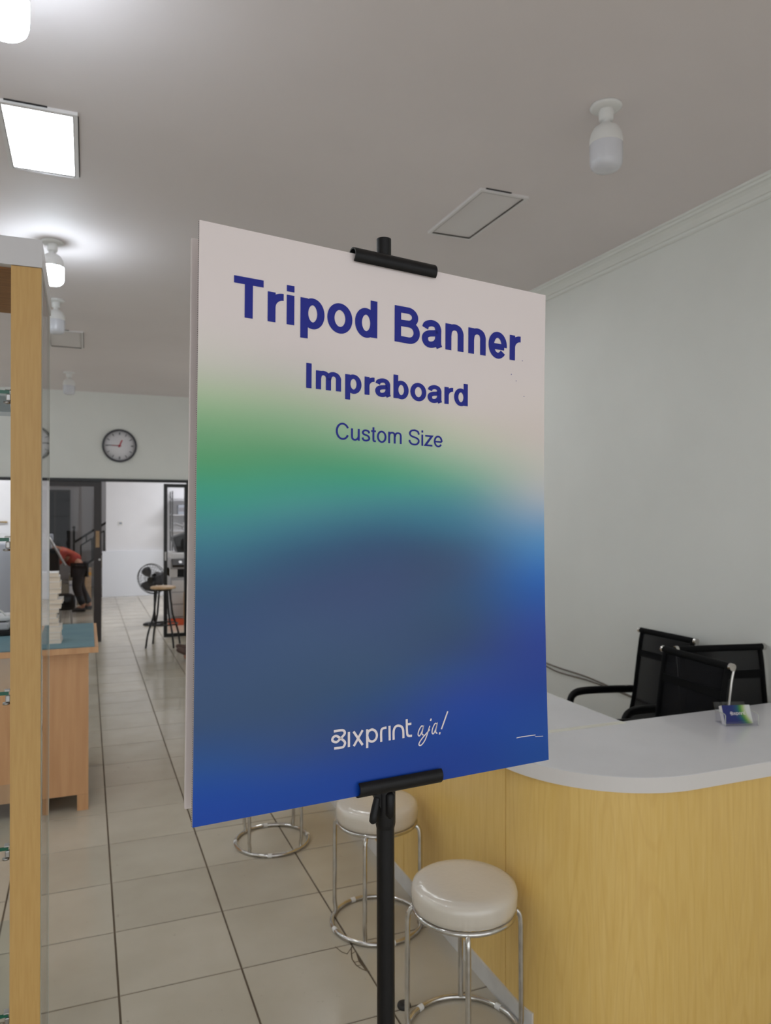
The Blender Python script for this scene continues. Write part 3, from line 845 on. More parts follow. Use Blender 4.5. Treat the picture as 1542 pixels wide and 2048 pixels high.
o = lg.build('script_lettering', 'ink_white', fboard); o['label'] = 'white handwritten aja! beside the logo'
sc2 = MB()
ribbon(sc2, [(U(0.886), V(0.0570)), (U(0.905), V(0.0575)), (U(0.9535), V(0.0566))], 0.0016, 0.0013, lambda q: bpt(q.x, q.y, 0.0005))
ribbon(sc2, [(U(0.952), V(0.0535)), (U(0.981), V(0.0515))], 0.0010, 0.0007, lambda q: bpt(q.x, q.y, 0.0005))
sc2.build('scratch', 'ink_white', fboard)
for (u_, v_) in ((0.9165, 0.8488), (0.8769, 0.8164), (0.8946, 0.8041), (0.9231, 0.7732)):
    s_ = 0.0007; x, y = U(u_), V(v_)
    MB().add([bpt(x-s_, y-s_, 0.0005), bpt(x+s_, y-s_, 0.0005), bpt(x+s_, y+s_, 0.0005), bpt(x-s_, y+s_, 0.0005)], [(0, 1, 2, 3)]).build('speck', 'ink_navy', fboard)

# ---- stand
rad_ = math.radians
def clip(u0, u1, vy, side):
    """black C-profile tube gripping the board edge; side +1 top, -1 bottom"""
    mb = MB(); n_ = 22; r0, r1 = 0.0122, 0.0100
    angs = [rad_(-58 + (215+58)*k/n_) for k in range(n_+1)]
    K = n_+1
    vs_ = []
    for x in (u0, u1):
        for r_ in (r0, r1):
            for a in angs:
                vs_.append(BC + BU*x + BV*(vy + side*r_*math.sin(a)) + BN*(r_*math.cos(a) - 0.0025 + bow(x/BW+0.5, vy/BH+0.5)) - base)
    fs_ = []
    for k in range(K-1):
        fs_ += [(k, k+1, 2*K+k+1, 2*K+k), (K+k, 3*K+k, 3*K+k+1, K+k+1), (k, K+k, K+k+1, k+1), (2*K+k, 2*K+k+1, 3*K+k+1, 3*K+k)]
    fs_ += [(0, 2*K, 3*K, K), (K-1, 2*K-1, 4*K-1, 3*K-1)]
    mb.add(vs_, fs_, True)
    return mb
o = clip(U(0.3790), U(0.6175), BH/2 - 0.0025, 1).build('top_clip', 'black_plastic', ban)
md = o.modifiers.new('edge', 'EDGE_SPLIT'); md.split_angle = math.radians(40)
o = clip(U(0.3965), U(0.6340), -BH/2 + 0.0092, -1).build('bottom_clip', 'black_plastic', ban)
md = o.modifiers.new('edge', 'EDGE_SPLIT'); md.split_angle = math.radians(40)
def pol(z): 
    t = z/POLE_T.z
    return POLE_B.lerp(POLE_T, t) - base + Vector((0, 0, 0)) if False else Vector((POLE_B.x + (POLE_T.x-POLE_B.x)*t, POLE_B.y + (POLE_T.y-POLE_B.y)*t, z)) - base
MB().tube([pol(0.12), pol(1.13)], 0.0137, 28).build('lower_pole', 'black_plastic', ban)
MB().tube([pol(1.10), pol(1.992)], 0.0112, 28).build('upper_pole', 'black_plastic', ban)
co_ = MB().tube([pol(1.090), pol(1.0945), pol(1.098), pol(1.172), pol(1.176)], [0.0140, 0.0150, 0.0156, 0.0156, 0.0145], 28).build('collar', 'black_plastic', ban)
bt = MB(); cc_ = pol(1.118) + BN*0.0138
bt.tube([cc_ + Vector((0, 0, 0.030)), cc_ + Vector((0, 0, 0.026)), cc_ + Vector((0, 0, -0.004)), cc_ + Vector((0, 0, -0.010))], [0.004, 0.0075, 0.0075, 0.003], 14)
bt.build('collar_button', 'black_plastic', co_)
side_ = -BU
c0 = pol(1.128)
lv = MB()
lv.tube([c0 + side_*0.019 + BN*0.008 + Vector((0, 0, 0.012)), c0 + side_*0.023 + BN*0.010, c0 + side_*0.027 + BN*0.012 + Vector((0, 0, -0.012)), c0 + side_*0.029 + BN*0.013 + Vector((0, 0, -0.020)), c0 + side_*0.029 + BN*0.013 + Vector((0, 0, -0.023))], [0.005, 0.0058, 0.0062, 0.0058, 0.003], 12)
lv.build('clamp_lever', 'black_plastic', ban)
rb_ = MB()
A_ = [c0 + side_*0.008 + Vector((0, 0, 0.045)), c0 + side_*0.026 + Vector((0, 0, 0.045)), c0 + side_*0.025 + Vector((0, 0, 0.018)), c0 + side_*0.008 + Vector((0, 0, -0.014))]
rb_.add([p + BN*0.009 for p in A_] + [p + BN*0.001 for p in A_], [(0, 1, 2, 3), (7, 6, 5, 4), (0, 4, 5, 1), (1, 5, 6, 2), (2, 6, 7, 3), (3, 7, 4, 0)])
rb_.build('clamp_rib', 'black_plastic', ban)
for nm, z in (('upper_bracket', 1.945), ('lower_bracket', 1.180)):
    mb = MB(); mb.tube([pol(z) - BN*0.020, pol(z) + BN*0.019], 0.008, 12); mb.build(nm, 'black_plastic', ban)
MB().tube([pol(0.40), pol(0.47)], 0.020, 24).build('leg_hub', 'black_plastic', ban)
for a in (200, 320, 80):
    d_ = Vector((math.cos(math.radians(a)), math.sin(math.radians(a)), 0))
    lg_ = MB().tube([pol(0.43) + d_*0.018, Vector((0, 0, 0.012)) + d_*0.33], 0.008, 12).build('leg', 'black_plastic', ban)
    MB().tube([Vector((0, 0, 0.020)) + d_*0.325, Vector((0, 0, 0.0)) + d_*0.335], 0.011, 12).build('foot', 'black_plastic', lg_)

# ------------------------------------------------------------------ display cabinet at the left
CX0, CX1, CY0, CY1 = -1.12, -0.098, 1.90, 2.35
cab = thing('display_cabinet', 'tall glass display cabinet with yellow beech post and white top at the left edge', 'cabinet', (CX1, CY0, 0))
def cl(x0, x1, y0, y1, z0, z1, b_=0.0): return MB().box(x0-CX1, x1-CX1, y0-CY0, y1-CY0, z0, z1, b_)
PW = 0.063
cl(CX1-PW, CX1, CY0, CY0+0.022, 0.0, 2.138).build('post', 'beech_cabinet', cab)
cl(CX0, CX0+PW, CY0, CY0+0.022, 0.0, 2.138).build('post', 'beech_cabinet', cab)
o = cl(CX0-0.003, CX1+0.002, CY0-0.003, CY1, 2.139, 2.203).build('top_box', 'white_laminate', cab)
cl(CX0+PW, CX1-0.004, CY0+0.024, CY1-0.004, 2.135, 2.139).build('top_underside', 'wood_underside', cab)
cl(CX1-0.007, CX1-0.001, CY0+0.024, CY1, 0.1, 2.138).build('side_glass', 'clear_glass', cab)
cl(CX0+0.001, CX0+0.007, CY0+0.024, CY1, 0.1, 2.138).build('side_glass', 'clear_glass', cab)
cl(CX1-0.0075, CX1-0.0005, CY1, CY1+0.003, 0.1, 2.138).build('glass_edge', 'glass_edge_pale', cab)
cl(CX0, CX1, CY0+0.023, CY1, 0.0, 0.10).build('base', 'beech_cabinet', cab)
cl(CX1-0.001, CX1+0.0015, CY0+0.022, CY0+0.030, 0.1, 2.138).build('edge_strip', 'glass_edge_pale', cab)
for z in (1.852, 1.515, 1.164, 0.810, 0.430):
    sh = cl(CX0+0.012, CX1-0.066, CY0+0.004, CY1-0.01, z-0.008, z).build('glass_shelf', 'shelf_glass', cab)
    cl(CX0+0.012, CX1-0.066, CY0+0.0025, CY0+0.0045, z-0.008, z).build('shelf_edge', 'green_glass_edge', sh)
    ck_ = MB()
    x = CX1-PW-0.008 - CX1
    ck_.box(x-0.004, x+0.0079, -0.002, 0.016, z+0.0005, z+0.004, 0.001)
    ck_.box(x-0.002, x+0.0079, 0.0, 0.014, z-0.024, z-0.0085, 0.002)
    ck_.lathe([(0.0, -0.0235), (0.0075, -0.0235), (0.0075, -0.028), (0.0, -0.029)], 14, (x-0.0005, 0.007, z-0.002))
    ck_.build('shelf_clip', 'brushed_steel', cab)

lf = thing('leaflet', 'pale blue and pink leaflet lying on the top glass shelf of the cabinet', 'leaflet', (-0.30, 2.16, 1.8525), rad(4))
MB().box(-0.13, 0.115, -0.16, 0.15, 0.0, 0.002).build('sheet', 'leaflet_blue', lf)
MB().box(-0.13, 0.06, -0.161, 0.02, -0.0002, 0.0).build('printed_block', 'leaflet_pink', lf)

# ------------------------------------------------------------------ chrome stools
def make_stool(x, y, rz, label):
    t = thing('round_stool', label, 'stool', (x, y, 0), rz, 'round chrome stools at the counter')
    R_ = 0.158; zt = 0.468
    pr = [(0.0, zt-0.072), (R_-0.012, zt-0.072), (R_-0.003, zt-0.066), (R_, zt-0.052), (R_+0.001, zt-0.022), (R_-0.004, zt-0.008), (R_-0.016, zt-0.001), (R_-0.04, zt), (R_*0.45, zt-0.001), (0.0, zt-0.002)]
    sm_ = MB().lathe([pr[0], pr[1], pr[2], pr[3], (R_+0.0008, zt-0.042), (R_+0.001, zt-0.032)] + pr[4:], 180)
    ph = random.uniform(0, 6)
    for q, (vx, vy, vz) in enumerate(sm_.v):      # fine gathers of the clear wrap round the side of the cushion
        dz_ = (zt-0.020) - vz
        if dz_ > 0 and math.hypot(vx, vy) > 0.13:
            a = math.atan2(vy, vx)
            w_ = max(0.0, math.sin(3*a+ph))*0.8 + 0.25
            k_ = 1 + w_*min(1.0, dz_/0.03)*0.0075*math.sin(46*a + 5*math.sin(5*a+ph) + 25*dz_)
            sm_.v[q] = (vx*k_, vy*k_, vz)
    sm_.build('seat', 'vinyl_seat', t)
    MB().tube([(0.150*math.cos(a), 0.150*math.sin(a), zt-0.079) for a in [2*PI*k/56 for k in range(56)]], 0.0075, 10, closed=True).build('seat_ring', 'chrome', t)
    fr_ = MB().tube([(0.173*math.cos(a), 0.173*math.sin(a), 0.0085) for a in [2*PI*k/64 for k in range(64)]], 0.0085, 10, closed=True).build('floor_ring', 'chrome', t)
    for k in range(4):
        a = k*PI/2
        def P(r, z): return (r*math.cos(a), r*math.sin(a), z)
        MB().tube(catmull([P(0.148, zt-0.083), P(0.158, zt-0.086), P(0.167, zt-0.100), P(0.170, zt-0.125)], 4) + [Vector(P(0.171, 0.10)), Vector(P(0.171, 0.055)), Vector(P(0.166, 0.030)), Vector(P(0.167, 0.016))], 0.0082, 10).build('leg', 'chrome', t)
    for k, a in enumerate((0.6, 2.4, 4.0, 5.4)):
        pts = [(0.173*math.cos(a+d), 0.173*math.sin(a+d), 0.0087) for d in (-0.055, 0, 0.055)]
        MB().tube(pts, 0.0096, 10).build('ring_sleeve', 'white_plastic', fr_)
    return t
make_stool(1.056, 1.998, rad(246), 'front chrome stool with round cream padded seat wrapped in clear plastic')
make_stool(1.042, 2.688, rad(234), 'chrome stool right behind the black banner pole, cream padded seat')
make_stool(0.830, 3.530, rad(219), 'furthest chrome stool, its seat hidden behind the blue lower edge of the banner')

# ------------------------------------------------------------------ work table with cutting mat
TX1, TX0_, TYa, TYb, TZ = 0.060, -1.35, 4.235, 5.16, 0.87
tb = thing('work_table', 'light wood work table with overhanging top behind the display cabinet', 'table', (TX1, TYa, 0))
def tl(x0, x1, y0, y1, z0, z1): return MB().box(x0-TX1, x1-TX1, y0-TYa, y1-TYa, z0, z1)
tl(TX0_, TX1, TYa, TYb, TZ-0.034, TZ-0.004).build('tabletop', 'table_wood', tb)
BXR = 0.012
fp = MB()
fp.box(TX0_+0.06-TX1, BXR-TX1, 0.035, 0.053, 0.085, TZ-0.035)
fp.build('front_panel', 'table_wood', tb)
tl(BXR-0.018, BXR, TYa+0.0535, TYb-0.05, 0.085, TZ-0.035).build('side_panel', 'table_wood', tb)
tl(TX0_+0.06, TX0_+0.078, TYa+0.0535, TYb-0.05, 0.085, TZ-0.035).build('side_panel', 'table_wood', tb)
tl(TX0_+0.08, BXR-0.02, TYb-0.07, TYb-0.05, 0.085, TZ-0.035).build('back_panel', 'table_wood', tb)
for x in (BXR-0.055, -0.26, TX0_+0.06):
    for y in (TYa+0.035, TYb-0.10):
        tl(x, x+0.055 if x != -0.26 else x+0.04, y, y+0.05, 0.0, 0.084).build('foot', 'table_wood', tb)
mt = MB().box(TX0_+0.01, TX1-0.018, TYa+0.004, TYb-0.012, TZ-0.0035, TZ).build('cutting_mat', 'teal_mat')
tag(mt, 'teal green cutting mat covering the wooden work table', 'mat')

# stack of paper pads
zz = TZ + 0.0005
hs = [0.020, 0.040, 0.030, 0.022, 0.024, 0.026, 0.022, 0.028, 0.024, 0.030, 0.026, 0.036, 0.028, 0.021]
words = ['bottom', 'second', 'third', 'fourth', 'fifth', 'sixth', 'seventh', 'eighth', 'ninth', 'tenth', 'eleventh', 'twelfth', 'thirteenth', 'topmost']
offs = [0.008, 0.004, 0.008, -0.004, -0.008, -0.016, -0.004, 0.006, 0.014, -0.010, 0.008, 0.002, 0.0, -0.006]
for k, hgt in enumerate(hs):
    w = 0.205; d_ = 0.15
    cx = -0.135 + offs[k] - w/2; cy = 4.40 + random.uniform(-0.004, 0.004)
    p = thing('paper_pad', 'cream paper pad, %s of the tall stack on the cutting mat' % ('%s from the bottom' % words[k] if k not in (0, 13) else words[k] + ' one'), 'paper pad', (cx, cy, zz), random.uniform(-0.03, 0.03), 'cream paper pads stacked on the table')
    MB().box(-w/2, w/2, 0, d_, 0.0012, hgt-0.0012).build('pages', 'paper_cream', p)
    MB().box(-w/2-0.001, w/2+0.001, -0.001, d_+0.001, 0, 0.0012).build('cover', 'paper_white', p)
    MB().box(-w/2-0.001, w/2+0.001, -0.001, d_+0.001, hgt-0.0012, hgt).build('cover', 'paper_white', p)
    zz += hgt + 0.0003
# small grey device at the left end of the table, seen through the cabinet
dv = thing('label_printer', 'small grey desktop printer on a black base seen through the cabinet glass', 'printer', (-0.52, 4.86, TZ+0.0005))
MB().box(-0.14, 0.12, -0.09, 0.09, 0.0, 0.03, 0.006).build('base', 'black_plastic', dv)
MB().box(-0.13, 0.11, -0.08, 0.08, 0.030, 0.075, 0.012).build('body', 'copier_grey', dv)
MB().box(-0.12, 0.09, -0.06, 0.08, 0.075, 0.082).build('slot', 'black_plastic', dv)
MB().box(-0.13, 0.11, -0.07, 0.08, 0.082, 0.115, 0.012).build('lid', 'copier_white', dv)
MB().tube(catmull([(0.10, -0.06, 0.10), (0.06, -0.07, 0.145), (-0.02, -0.07, 0.155), (-0.10, -0.07, 0.15)], 5), 0.005, 8).build('paper_guide', 'white_plastic', dv)

# ------------------------------------------------------------------ office chairs behind the counter
def make_chair(x, y, rz, ztop, w, label, arms=True):
    t = thing('office_chair', label, 'chair', (x, y, 0), rz, 'black mesh office chairs behind the counter')
    hw = w/2
    side = [(-0.235, 0.435), (-0.215, 0.458), (-0.10, 0.462), (0.06, 0.448), (0.125, 0.462), (0.165, 0.52), (0.195, 0.63), (0.215, 0.76), (0.236, ztop-0.06), (0.25, ztop)]
    sp = [(p.x, p.y) for p in catmull([(a, b_, 0) for a, b_ in side], 4)]
    sw = MB()
    K = len(sp)
    for (xa, xb, dn) in ((-hw+0.018, hw-0.018, 0.0),):
        vs_ = [(xx, yy, zz_) for xx in (xa, xb) for yy, zz_ in sp]
        sw.add(vs_, [(i, i+1, K+i+1, K+i) for i in range(K-1)], True)
    o = sw.build('mesh_sling', 'mesh_weave', t)
    so = o.modifiers.new('thick', 'SOLIDIFY'); so.thickness = 0.004
    for s_ in (-1, 1):
        MB().tube([(s_*(hw-0.008), yy, zz_) for yy, zz_ in sp], 0.012, 10, flat=(0.013, 0.009)).build('side_rail', 'black_fabric', t)
        MB().tube([(s_*(hw+0.010), yy+0.012, zz_-0.004) for yy, zz_ in sp[14:]], 0.0055, 8).build('chrome_rail', 'chrome', t)
    tbm = MB().tube([(-hw-0.004, 0.25, ztop), (hw+0.004, 0.25, ztop)], 0.0145, 14).build('top_bar', 'black_fabric', t)
    for s_ in (-1, 1):
        MB().tube([(s_*(hw+0.0045), 0.25, ztop), (s_*(hw+0.018), 0.25, ztop)], [0.0155, 0.0150], 16).build('end_cap', 'chrome', tbm)
    zm = ztop - 0.115
    ym = [yy for yy, zz_ in sp if zz_ <= zm][-1]
    MB().box(-hw+0.012, hw-0.012, ym-0.004, ym+0.012, zm-0.016, zm+0.016).build('cross_band', 'black_fabric', t)
    if arms:
        for s_ in (-1, 1):
            pts = catmull([(s_*(hw+0.020), 0.205, 0.645), (s_*(hw+0.022), 0.06, 0.655), (s_*(hw+0.022), -0.10, 0.662), (s_*(hw+0.022), -0.165, 0.652), (s_*(hw+0.022), -0.19, 0.615), (s_*(hw+0.021), -0.185, 0.55), (s_*(hw+0.018), -0.16, 0.47), (s_*(hw+0.012), -0.10, 0.448)], 5)
            a_ = MB().tube(pts, 0.011, 10, flat=(0.012, 0.020)).build('armrest', 'black_plastic', t)
            MB().box(s_*(hw+0.020)-0.008, s_*(hw+0.020)+0.008, 0.155, 0.185, 0.634, 0.668).build('arm_bracket', 'chrome', a_)
    MB().box(-0.10, 0.10, -0.10, 0.08, 0.405, 0.432, 0.005).build('seat_plate', 'black_metal', t)
    MB().tube([(0, 0, 0.10), (0, 0, 0.405)], [0.030, 0.022], 18).build('gas_column', 'black_gloss', t)
    for k in range(5):
        a = 2*PI*k/5 + 0.3
        sp_ = MB().tube([(0.03*math.cos(a), 0.03*math.sin(a), 0.115), (0.24*math.cos(a), 0.24*math.sin(a), 0.075)], [0.022, 0.014], 10).build('base_spoke', 'chrome', t)
        MB().lathe([(0.0, -0.012), (0.024, -0.012), (0.027, -0.006), (0.027, 0.006), (0.024, 0.012), (0.0, 0.012)], 16, (0.24*math.cos(a), 0.24*math.sin(a), 0.027), 'y').build('caster', 'black_plastic', sp_)
    return t
make_chair(2.485, 2.985, rad(-89.5), 0.955, 0.365, 'black mesh office chair standing against the wall, armrest pointing left')
make_chair(2.112, 2.434, rad(-95.0), 0.972, 0.390, 'black mesh office chair nearest the counter with a chrome rail at its right')
make_chair(2.545, 2.265, rad(-11.8), 0.980, 0.400, 'black mesh office chair at the right edge with its back seen square on', arms=False)

# ------------------------------------------------------------------ business cards
HX, HY, HA = 2.158, 2.010, rad(-16)
hd = thing('card_holder', 'small clear acrylic card holder on the white counter', 'card holder', (HX, HY, CT+0.0005), HA)
hw_ = 0.053
MB().box(-hw_, hw_, -0.028, 0.030, 0.0, 0.003).build('base', 'acrylic', hd)
MB().box(-hw_, hw_, -0.0295, -0.0265, 0.003, 0.016).build('front_lip', 'acrylic', hd)
for s_ in (-1, 1):
    MB().extrude_y([(s_*hw_, 0.003), (s_*(hw_-0.0025), 0.003), (s_*(hw_-0.0025), 0.036), (s_*hw_, 0.036)], -0.0265, 0.030).build('side_wall', 'acrylic', hd)
    MB().tube([(s_*(hw_-0.001), -0.0265, 0.004), (s_*(hw_-0.001), -0.0265, 0.034), (s_*(hw_-0.001), -0.020, 0.0375), (s_*(hw_-0.001), 0.028, 0.0375)], 0.0012, 6).build('bright_edge', 'glass_edge_pale', hd)
hd.scale = (1.18, 1.18, 1.18)
mback = Matrix.Translation((0, 0.018, 0.003)) @ Matrix.Rotation(rad(-22), 4, 'X')
MB().box(-hw_+0.003, hw_-0.003, 0.004, 0.0065, 0, 0.060, 0, mback).build('back_wall', 'acrylic', hd)
cd = thing('business_card_stack', 'stack of blue and green business cards in the clear holder', 'business cards', (HX, HY, CT+0.0005), HA)
cd.scale = (1.18, 1.18, 1.18)
mc = Matrix.Translation((0.0, -0.012, 0.0045)) @ Matrix.Rotation(rad(-22), 4, 'X')
MB().box(-0.044, 0.044, 0.001, 0.018, 0, 0.055, 0, mc).build('card_edges', 'paper_white', cd)
nu, nv = 22, 14
fc = MB(); vs_ = []; cols_ = []
for j in range(nv+1):
    for i in range(nu+1):
        u_ = i/nu; v_ = j/nv
        vs_.append(mc @ Vector((-0.0445+0.089*u_, 0.0, 0.055*v_)))
        d_ = u_ + 0.10*math.sin((v_-0.2)*3.0) - 0.06*(1-v_)
        stops = [(0.0, (40, 44, 112)), (0.45, (34, 48, 110)), (0.62, (30, 90, 110)), (0.72, (78, 140, 60)), (0.82, (170, 190, 120)), (0.92, (214, 216, 212)), (1.3, (220, 220, 220))]
        d_ = max(0, min(1.25, d_))
        for (a0, c0_), (a1, c1_) in zip(stops[:-1], stops[1:]):
            if a0 <= d_ <= a1:
                tt = (d_-a0)/(a1-a0); c_ = tuple(c0_[q]*(1-tt)+c1_[q]*tt for q in range(3)); break
        cols_ += list(srgb(*c_))
fs_ = [(j*(nu+1)+i, j*(nu+1)+i+1, (j+1)*(nu+1)+i+1, (j+1)*(nu+1)+i) for j in range(nv) for i in range(nu)]
fc.add(vs_, fs_)
cf = fc.build('card_face', 'banner_print', cd)
ca = cf.data.color_attributes.new('print', 'FLOAT_COLOR', 'POINT'); ca.data.foreach_set('color', cols_)
lg = MB()
for k, pts in LOGO.items():
    p = spl(pts, 3) if len(pts) > 2 else pts
    ribbon(lg, p, 0.0045, 0.0042, lambda q: mc @ Vector((0.002 + (q.x+0.036)*0.36, -0.0004, 0.030 + (q.y+0.311)*0.36)), k == 'p2')
lg.build('card_lettering', 'ink_white', cf)

# cables on the right wall
for k, (dz, lab) in enumerate(((0.0, 'upper thin grey cable sagging along the right wall'), (-0.028, 'lower thin grey cable sagging along the right wall'))):
    pts = catmull([(XR-0.006, 4.9, 0.66+dz*1.0), (XR-0.006, 4.3, 0.60+dz*0.6), (XR-0.006, 4.05, 0.585+dz), (XR-0.006, 3.75, 0.585+dz*0.7), (XR-0.006, 3.45, 0.565+dz*0.2), (XR-0.006, 3.15, 0.545+dz*0.2), (XR-0.006, 2.7, 0.535+dz), (XR-0.006, 2.2, 0.50+dz)], 6)
    o = MB().tube(pts, 0.005, 8).build('cable', 'cable'); tag(o, lab, 'cable', 'cables on the right wall')
    
# dark rubber cap lying on the floor behind the pole
o = MB().lathe([(0.0, 0.0), (0.021, 0.0), (0.022, 0.004), (0.020, 0.010), (0.010, 0.012), (0.006, 0.008), (0.0, 0.008)], 24, (0.942, 2.190, 0.0)).build('rubber_cap', mat('dark_rubber', srgb(48, 44, 42), 0.8))
tag(o, 'small dark round rubber cap on the floor beside the banner pole', 'rubber cap')

# ------------------------------------------------------------------ wall clock
ck = thing('wall_clock', 'round wall clock with grey rim and red hands above the doorway', 'clock', (0.377, YB, 2.408))
R_ = 0.203
MB().lathe([(0.0, -0.002), (R_-0.004, -0.002), (R_-0.004, -0.012), (0.0, -0.012)], 48, axis='y').build('case', 'clock_rim', ck)
MB().tube([(0.192*math.cos(a), -0.022, 0.192*math.sin(a)) for a in [2*PI*k/56 for k in range(56)]], 0.0125, 10, closed=True).build('rim', 'clock_rim', ck)
fc_ = MB().lathe([(0.0, -0.0125), (0.186, -0.0125), (0.186, -0.015), (0.0, -0.015)], 48, axis='y').build('face', 'clock_face', ck)
for k in range(12):
    a = PI/2 - k*PI/6
    M_ = Matrix.Translation((0.150*math.cos(a), -0.0158, 0.150*math.sin(a))) @ Matrix.Rotation(-(a-PI/2), 4, 'Y')
    w = 0.010 if k % 3 else 0.016
    MB().box(-w/2, w/2, -0.0006, 0.0006, -0.016, 0.016, 0, M_).build('hour_mark', 'clock_marks', fc_)
def hand(name, ang, ln, w, mat_, y):
    a = PI/2 - ang
    M_ = Matrix.Translation((0, y, 0)) @ Matrix.Rotation(-(a-PI/2), 4, 'Y')
    return MB().box(-w/2, w/2, -0.0008, 0.0008, -0.02, ln, 0, M_).build(name, mat_, ck)
hand('hour_hand', rad(22.5), 0.075, 0.016, 'clock_red', -0.018)
hand('minute_hand', rad(272), 0.150, 0.011, 'clock_marks', -0.0205)
hand('second_hand', rad(272), 0.09, 0.006, 'clock_red', -0.023)
MB().lathe([(0.0, -0.0235), (0.014, -0.0235), (0.014, -0.026), (0.0, -0.026)], 20, axis='y').build('hub', 'clock_red', ck)
MB().add([(0.181*math.cos(a), -0.028, 0.181*math.sin(a)) for a in [2*PI*k/48 for k in range(48)]], [tuple(range(48))]).build('cover_glass', 'clock_glass', ck)

# ------------------------------------------------------------------ black bar stool in front of the doorway
bs = thing('bar_stool', 'tall black metal bar stool with a light wooden seat before the doorway', 'stool', (0.848, 9.22, 0))
MB().lathe([(0.0, 0.683), (0.140, 0.683), (0.146, 0.690), (0.146, 0.703), (0.140, 0.709), (0.0, 0.709)], 36).build('seat', 'wood_stool_top', bs)
MB().lathe([(0.0, 0.660), (0.100, 0.660), (0.100, 0.682), (0.0, 0.682)], 28).build('seat_mount', 'black_metal', bs)
for k in range(4):
    a = rad(206 + 90*k)
    def P(r, z): return Vector((r*math.cos(a), r*math.sin(a), z))
    MB().tube(catmull([P(0.085, 0.668), P(0.105, 0.52), P(0.130, 0.36), P(0.175, 0.24), P(0.205, 0.14), P(0.228, 0.0)], 5), 0.0115, 10).build('leg', 'black_metal', bs)
MB().tube([(0.165*math.cos(a), 0.165*math.sin(a), 0.265) for a in [2*PI*k/40 for k in range(40)]], 0.008, 8, closed=True).build('foot_ring', 'black_metal', bs)

# ------------------------------------------------------------------ floor fan in the back room
fan = thing('pedestal_fan', 'black pedestal fan standing in the back room behind the bar stool', 'fan', (0.90, 11.05, 0))
MB().lathe([(0.0, 0.0), (0.155, 0.0), (0.158, 0.012), (0.13, 0.028), (0.04, 0.040), (0.0, 0.044)], 36).build('base', 'black_plastic', fan)
MB().tube([(0, 0, 0.04), (0, 0, 0.56)], [0.017, 0.013], 14).build('pole', 'black_plastic', fan)
hm = Matrix.Translation((-0.03, -0.03, 0.655)) @ Matrix.Rotation(rad(-32), 4, 'Z') @ Matrix.Rotation(rad(10), 4, 'X')
def hp(x, y, z): return hm @ Vector((x, y, z))
cg = MB()
for r_, y_ in ((0.212, -0.035), (0.215, 0.0), (0.15, -0.062), (0.08, -0.072), (0.15, 0.05), (0.08, 0.062)):
    cg.tube([hp(r_*math.cos(a), y_, r_*math.sin(a)) for a in [2*PI*k/40 for k in range(40)]], 0.005 if r_ > 0.2 else 0.0022, 6, closed=True)
for k in range(32):
    a = 2*PI*k/32; c_, s_ = math.cos(a), math.sin(a)
    cg.tube([hp(r_*c_, y_, r_*s_) for r_, y_ in ((0.03, -0.075), (0.15, -0.062), (0.212, -0.035), (0.215, 0.0), (0.15, 0.05), (0.04, 0.066))], 0.0016, 4)
cg.build('cage', 'black_plastic', fan)
MB().tube([hp(0, -0.078, 0), hp(0, -0.068, 0)], 0.042, 20).build('badge', 'black_gloss', fan)
MB().tube([hp(0, 0.06, 0), hp(0, 0.16, 0), hp(0, 0.19, 0)], [0.055, 0.06, 0.03], 18).build('motor', 'black_plastic', fan)
MB().tube([Vector((0, 0, 0.55)), hp(0, 0.10, -0.05)], 0.018, 12).build('neck', 'black_plastic', fan)
for k in range(3):
    bl = MB(); a0 = 2*PI*k/3
    vs_ = []
    for i in range(5):
        for j in range(5):
            r_ = 0.035 + 0.155*j/4; a = a0 + (i/4-0.5)*1.45*(0.6+0.4*math.sin(PI*(0.2+0.7*j/4)))
            vs_.append(hp(r_*math.cos(a), -0.03 + 0.045*(i/4-0.5)*1.4, r_*math.sin(a)))
    bl.add(vs_, [(i*5+j, i*5+j+1, (i+1)*5+j+1, (i+1)*5+j) for i in range(4) for j in range(4)], True)
    o = bl.build('blade', 'blade_grey' if 'blade_grey' in MATS else mat('blade_grey', srgb(70, 70, 76), 0.35), fan)
    so = o.modifiers.new('thick', 'SOLIDIFY'); so.thickness = 0.003
MB().tube([hp(0, -0.045, 0), hp(0, 0.0, 0)], 0.034, 18).build('hub', 'black_plastic', fan)

# ------------------------------------------------------------------ white board leaning on the rear wall
wb_ = MB().box(0.275, 2.2, YR-0.03, YR-0.006, 0.0, 0.866, 0.003).build('white_sheet', 'board_white'); tag(wb_, 'large white sheet of board standing on the floor against the rear wall', 'board')
sk = thing('wall_socket', 'small white wall socket on the rear wall above the white sheet', 'socket', (0.60, YR, 1.39))
MB().box(-0.045, 0.045, -0.008, 0, -0.04, 0.04, 0.004).build('plate', 'white_plastic', sk)
MB().box(-0.028, 0.028, -0.010, -0.008, -0.02, 0.02).build('insert', 'locker_grey', sk)

# ------------------------------------------------------------------ stairs with black railing in the stairwell
st = thing('staircase', 'pale stairs climbing to the right in the stairwell behind the glass door', 'stairs', (-0.6, 16.1, 0))
for k in range(9):
    MB().box(0.27*k, 0.27*k+0.275, 0.02, 1.25, 0.0 if k == 0 else 0.17*k-0.03, 0.17*(k+1)).build('step', 'tile', st)
rl = thing('stair_railing', 'black metal stair railing with square pattern seen through the glass door', 'railing', (-0.23, 16.0, 0))
MB().tube([(0, 0, 0.0), (0, 0, 1.28)], 0.022, 10).build('newel_post', 'black_metal', rl)
MB().lathe([(0.0, 1.27), (0.03, 1.28), (0.034, 1.30), (0.02, 1.325), (0.0, 1.33)], 14).build('post_cap', 'black_metal', rl)
def slope(x): return 0.66*x
for nm, z0 in (('hand_rail', 1.00), ('bottom_rail', 0.42)):
    MB().tube([(0, 0, z0), (1.3, 0, z0+slope(1.3))], 0.022, 8).build(nm, 'black_metal', rl)
